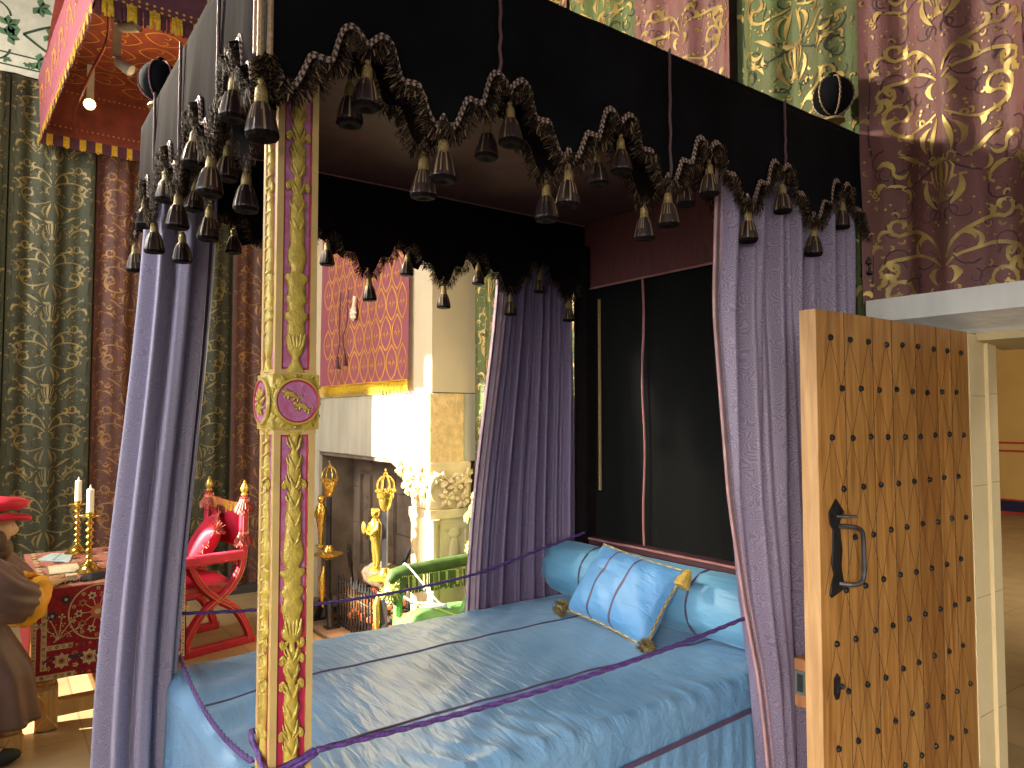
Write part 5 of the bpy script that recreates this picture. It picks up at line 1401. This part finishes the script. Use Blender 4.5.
m.build('seat_fringe', K['green_fringe'], sc_, smooth=False)
m = MB().tube(catmull([(-3.16, 1.99, .78), (-3.13, 2.0, .815), (-3.02, 2.02, .76), (-2.86, 2.1, .60), (-2.80, 2.14, .56), (-2.74, 2.16, .55)], 6), .0065, 6)
m.tube(catmull([(-3.06, 1.95, .60), (-2.95, 1.98, .575), (-2.86, 2.08, .57), (-2.80, 2.14, .56)], 6), .0065, 6).tube(catmull([(-2.80, 2.14, .56), (-2.84, 2.05, .55), (-2.88, 1.98, .555)], 5), .008, 6).ell((-2.80, 2.14, .56), .022, .02, .018, 8, 6)
m.origin = (-2.8, 2.14, .55); tag(m.build('knotted_cord', K['white'], None), 'white cord tied across the green armchair from arm to seat', 'cord')

# ================================================================== SEATED FIGURE AT THE TABLE
PX, PY_ = -3.30, -.55
ST = thing('carved_stool', 'carved light oak stool under the seated figure at the left edge', 'stool', (PX-.1, PY_, 0))
SX, SY = PX-.10, PY_+.03
MB().box(SX-.2, SX+.2, SY-.2, SY+.2, .43, .47).build('seat', K['bare_oak'], ST, smooth=False, bevel=.008)
for sx in (-1, 1):
    for sy in (-1, 1):
        m = MB(); x, y = SX+sx*.145, SY+sy*.145
        m.tube([(x, y, .43), (x, y, .3), (x, y, .22), (x, y, .13)], [.04, .03, .04, .045], 8)
        m.box(x-.06, x+.06, y-.06, y+.06, .04, .15).box(x-.07, x+.07, y-.07, y+.07, .035, .05).ell((x, y, .022), .035, .035, .022, 10, 6)
        for q in (-1, 1): m.prism([(-.05, .05), (0, .13), (.05, .05), (0, .075)], lambda a, b, d: (x+q*d, y+a, b), .058, .068).prism([(-.05, .05), (0, .13), (.05, .05), (0, .075)], lambda a, b, d: (x+a, y+q*d, b), .058, .068)
        m.build('leg', K['bare_oak'], ST, smooth=False, bevel=.003)

PR = thing('person', 'bearded seated figure in red cap and brown gown with mustard sleeves at the table', 'person', (PX, PY_, 0))
def skin_body():
    J = {'pelvis': (PX, PY_-.08, .58, .15), 'belly': (PX, PY_-.06, .74, .15), 'chest': (PX, PY_-.03, .95, .16), 'neck': (PX, PY_, 1.12, .06), 'head': (PX, PY_+.04, 1.20, .07)}
    V = []; Ed = []; Rr = []
    idx = {}
    def v(n, p, r): idx[n] = len(V); V.append(p); Rr.append(r)
    for n_, (a, b, c, r) in J.items(): v(n_, (a, b, c), r)
    for a, b in (('pelvis', 'belly'), ('belly', 'chest'), ('chest', 'neck'), ('neck', 'head')): Ed.append((idx[a], idx[b]))
    for q, nm in ((1, 'r'), (-1, 'l')):
        v('sh'+nm, (PX+q*.17, PY_-.02, 1.06), .07); v('el'+nm, (PX+q*.20, PY_+.17, .86), .05)
        v('wr'+nm, (PX+q*.05-.19, PY_+.34, .905), .032); v('pa'+nm, (PX+q*.05-.24, PY_+.39, .90), .034)
        v('hi'+nm, (PX+q*.10, PY_-.04, .58), .11); v('kn'+nm, (PX+q*.11, PY_+.13, .50), .075); v('an'+nm, (PX+q*.10, PY_+.06, .10), .045); v('to'+nm, (PX+q*.11, PY_+.18, .045), .038)
        for a, b in (('chest', 'sh'+nm), ('sh'+nm, 'el'+nm), ('el'+nm, 'wr'+nm), ('wr'+nm, 'pa'+nm), ('pelvis', 'hi'+nm), ('hi'+nm, 'kn'+nm), ('kn'+nm, 'an'+nm), ('an'+nm, 'to'+nm)): Ed.append((idx[a], idx[b]))
        for f in range(5):
            if f < 4: b0 = (PX+q*.05-.265, PY_+.36+.022*f, .90); tip = (b0[0]-.075-.01*(1.5-abs(f-1.5)), b0[1]+.02, .878)
            else: b0 = (PX+q*.05-.235, PY_+.35, .90); tip = (PX+q*.05-.275, PY_+.315, .878)
            mid = tuple((a+b)/2+(.012 if k == 2 else 0) for k, (a, b) in enumerate(zip(b0, tip)))
            v('f%s%d' % (nm, f), b0, .010); v('m%s%d' % (nm, f), mid, .009); v('t%s%d' % (nm, f), tip, .008)
            Ed.append((idx['pa'+nm], idx['f%s%d' % (nm, f)])); Ed.append((idx['f%s%d' % (nm, f)], idx['m%s%d' % (nm, f)])); Ed.append((idx['m%s%d' % (nm, f)], idx['t%s%d' % (nm, f)]))
    me = bpy.data.meshes.new('body'); o3 = wloc(PR)
    me.from_pydata([sub(p, o3) for p in V], Ed, []); me.materials.append(K['skin'])
    o = bpy.data.objects.new('body', me); col.objects.link(o); o.parent = PR
    sk = o.modifiers.new('skin', 'SKIN')
    if not me.skin_vertices: me.attributes.new('skin', 'FLOAT', 'POINT') if False else None
    bpy.context.view_layer.objects.active = o
    if len(me.skin_vertices):
        for i, d in enumerate(me.skin_vertices[0].data): d.radius = (Rr[i], Rr[i]); d.use_root = (i == 0)
    ss = o.modifiers.new('sub', 'SUBSURF'); ss.levels = 1; ss.render_levels = 1
    return o
skin_body()
for q in (-1, 1): MB().ell((PX+q*.105, PY_+.11, .05), .055, .125, .05, 14, 8).build('shoe', K['black_cloth'], PR)
HC = (PX, PY_+.07, 1.27)   # head centre, facing +Y
def headf(i, j):
    a = 2*pi*i; b = pi*j; r = .098
    x, y, z = sin(b)*cos(a), sin(b)*sin(a), -cos(b)
    sx, sy, sz = .076, .098, .118
    if z < -.3: sx *= 1-.28*(-z-.3); sy *= 1-.10*(-z-.3)
    P = [x*sx, y*sy, z*sz]
    fr = max(0, y)
    nose = math.exp(-((x*sx)/.015)**2-((z*sz+.012)/.030)**2)*fr; P[1] += .026*nose
    P[1] += .008*math.exp(-((z*sz-.03)/.014)**2)*fr
    for q in (-1, 1): P[1] -= .014*math.exp(-((x*sx-q*.032)/.014)**2-((z*sz-.012)/.012)**2)*fr
    P[1] -= .007*math.exp(-((x*sx)/.03)**2-((z*sz+.055)/.006)**2)*fr
    P[1] += .010*math.exp(-((x*sx)/.025)**2-((z*sz+.09)/.018)**2)*fr
    return add(HC, tuple(P))
m = MB().grid(40, 30, headf, closeu=True)
for q in (-1, 1):
    m.ell(add(HC, (q*.077, .0, .0)), .010, .022, .032, 10, 8)
hd = m.build('head', K['skin'], PR, ang=180)
m = MB()
for q in (-1, 1): m.ell(add(HC, (q*.030, .080, .014)), .011, .010, .009, 10, 8, 0).ell(add(HC, (q*.030, .088, .014)), .005, .004, .005, 8, 6, 1)
m.build('eyes', [K['candle'], K['wick']], hd)
m = MB(); rnd = random.Random(6)
m.ell(add(HC, (0, .045, -.115)), .055, .055, .07, 16, 12).ell(add(HC, (0, -.03, -.02)), .083, .082, .10, 20, 12).ell(add(HC, (0, .095, -.048)), .032, .012, .009, 10, 6)
for q in (-1, 1): m.ell(add(HC, (q*.065, .02, -.055)), .02, .05, .06, 10, 8)
m.build('hair_and_beard', K['hair'], PR)
# flat cap: floppy crown over a thick rolled brim
m = MB(); HB = add(HC, (0, .0, .065))
def cap_t(i, j):
    a = 2*pi*i; w = 1+.05*sin(a*3+1)
    pr = [(.10, .03), (.135, .045), (.155, .065), (.15, .085), (.12, .098), (.06, .104), (.001, .105)]
    k = min(6, int(j*6+.5)); r, h = pr[k]
    return add(HB, (r*w*cos(a)*.95, r*w*sin(a)*1.05+.012, h+.010*sin(a+.8)+.006*sin(3*a)))
m.grid(40, 6, cap_t, closeu=True)
m.build('cap', K['red_felt'], PR, ang=180)
bp = []
m = MB().tube([add(HB, (.115*cos(a), .145*sin(a)+.015, .0+.012*sin(a*2+.5)-.008*sin(a))) for a in [2*pi*i/40 for i in range(41)]], .024, 10, 0, cap=False, flat=.75)
m.build('cap_brim', K['red_felt'], PR)
# gown: loft with gathered folds
def gown(i, j):
    a = 2*pi*i
    z = lerp(.22, 1.13, j)
    rx = interp([(.22, .265), (.45, .25), (.7, .215), (.9, .205), (1.02, .20), (1.08, .15), (1.13, .075)], z)
    ry = interp([(.22, .29), (.5, .27), (.7, .20), (.9, .15), (1.02, .13), (1.08, .10), (1.13, .075)], z)
    cy = interp([(.22, .02), (.5, .0), (.8, -.05), (1.13, 0)], z)
    f = 1+.07*sin(a*11+z*2)*max(0, 1-z)*1.2+.03*sin(a*5+3)
    sq = lambda t: math.copysign(abs(t)**.85, t)
    return (PX+rx*f*sq(cos(a)), PY_+cy+ry*f*sq(sin(a)), z)
m = MB().grid(90, 40, gown, closeu=True)
m.build('gown', K['brown_gown'], PR, ang=180, solid=.008)
for q in (-1, 1):
    m = MB()
    P = catmull([(PX+q*.11, PY_-.02, 1.10), (PX+q*.185, PY_+.0, 1.075), (PX+q*.235, PY_+.06, 1.0), (PX+q*.235, PY_+.15, .925), (PX+q*.19, PY_+.235, .885)], 9)
    n = len(P)
    def slv(i, j):
        k = min(n-1, int(round(j*(n-1)))); t = norm(sub(P[min(k+1, n-1)], P[max(k-1, 0)]))
        u = norm(cross(t, (1, 0, .2))); w = cross(t, u); a = 2*pi*i
        r = interp([(0, .055), (.2, .11), (.5, .135), (.8, .125), (1, .10)], j)*(1+.10*sin(a*6+j*3)*sin(pi*j)+.05*sin(a*11))
        return add(P[k], add(mul(u, r*cos(a)), mul(w, r*sin(a))))
    m.grid(64, n-1, slv, closeu=True)
    m.build('puffed_sleeve', K['brown_gown'], PR, ang=180)
    m = MB()
    Q = catmull([(PX+q*.20, PY_+.20, .88), (PX+q*.15, PY_+.25, .865), (PX+q*.10-.06, PY_+.30, .895), (PX+q*.06-.16, PY_+.325, .905)], 5); nq = len(Q)
    m.tube(Q, [interp([(0, .115), (.2, .12), (.45, .07), (1, .042)], i/(nq-1)) for i in range(nq)], 24, 0, lobes=9, amp=.05)
    m.build('lower_sleeve', K['mustard'], PR, ang=60)

# ================================================================== LIGHTS
w = bpy.data.worlds.new('world'); scn.world = w; w.use_nodes = True
bg = w.node_tree.nodes['Background']; bg.inputs[0].default_value = (.95, .92, .88, 1); bg.inputs[1].default_value = .44
def area(name, P, T, sx, sy, power, c, spread=pi):
    l = bpy.data.lights.new(name, 'AREA'); l.shape = 'RECTANGLE'; l.size = sx; l.size_y = sy; l.energy = power; l.color = c; l.spread = spread
    o = bpy.data.objects.new(name, l); col.objects.link(o); o.location = P
    d = sub(T, P); import mathutils
    o.rotation_euler = mathutils.Vector(d).to_track_quat('-Z', 'Y').to_euler(); return o
sun = bpy.data.lights.new('sun', 'SUN'); sun.energy = 30; sun.angle = R(.6); sun.color = (1, .93, .76)
so = bpy.data.objects.new('sun', sun); col.objects.link(so)
import mathutils
so.rotation_euler = mathutils.Vector((.30, 1, -.50)).to_track_quat('-Z', 'Y').to_euler()
area('window_light', (-1.6, -3.4, 2.6), (-1.2, 1, 1.6), 3.6, 2.6, 190, (.9, .94, 1))
area('side_light', (2.9, -2.3, 2.0), (-.1, 1.8, .35), 2.0, 1.5, 38, (1, .95, .87), R(60))
area('left_room_light', (-4.2, -2.6, 4.6), (-5.2, 1.4, 2.0), 2.2, 1.6, 215, (1, .91, .77))
area('passage_light', (.5, 9.0, 4.0), (-3, 14, .5), 5, 5, 330, (1, .88, .66))
area('lobby_light', (1.4, 3.9, 3.6), (.9, 3.0, 1.0), 1.0, 1.0, 26, (1, .93, .78))
def point(name, P, power, r, c):
    l = bpy.data.lights.new(name, 'POINT'); l.energy = power; l.shadow_soft_size = r; l.color = c
    o = bpy.data.objects.new(name, l); col.objects.link(o); o.location = P
hl = bpy.data.lights.new('high_lamp', 'SPOT'); hl.energy = 1120; hl.shadow_soft_size = .15; hl.color = (1, .87, .66); hl.spot_size = R(70); hl.spot_blend = .55
ho = bpy.data.objects.new('high_lamp', hl); col.objects.link(ho); ho.location = (-3.3, -1.3, 4.5)
ho.rotation_euler = mathutils.Vector((3.3, 4.0, -1.05)).to_track_quat('-Z', 'Y').to_euler()
point('canopy_lamp', (-4.9, .5, 4.62), 7, .06, (1, .66, .32))
point('jamb_fill', (-2.45, 1.7, 2.2), 34, .25, (1, .82, .5))  # added warm fill for the jamb and lintel end, no lamp hangs there
point('fire_glow', (-4.1, 1.98, .30), 10, .1, (1, .45, .15))

scn.view_settings.view_transform = 'Standard'
scn.view_settings.look = 'None'
scn.view_settings.exposure = 0.12
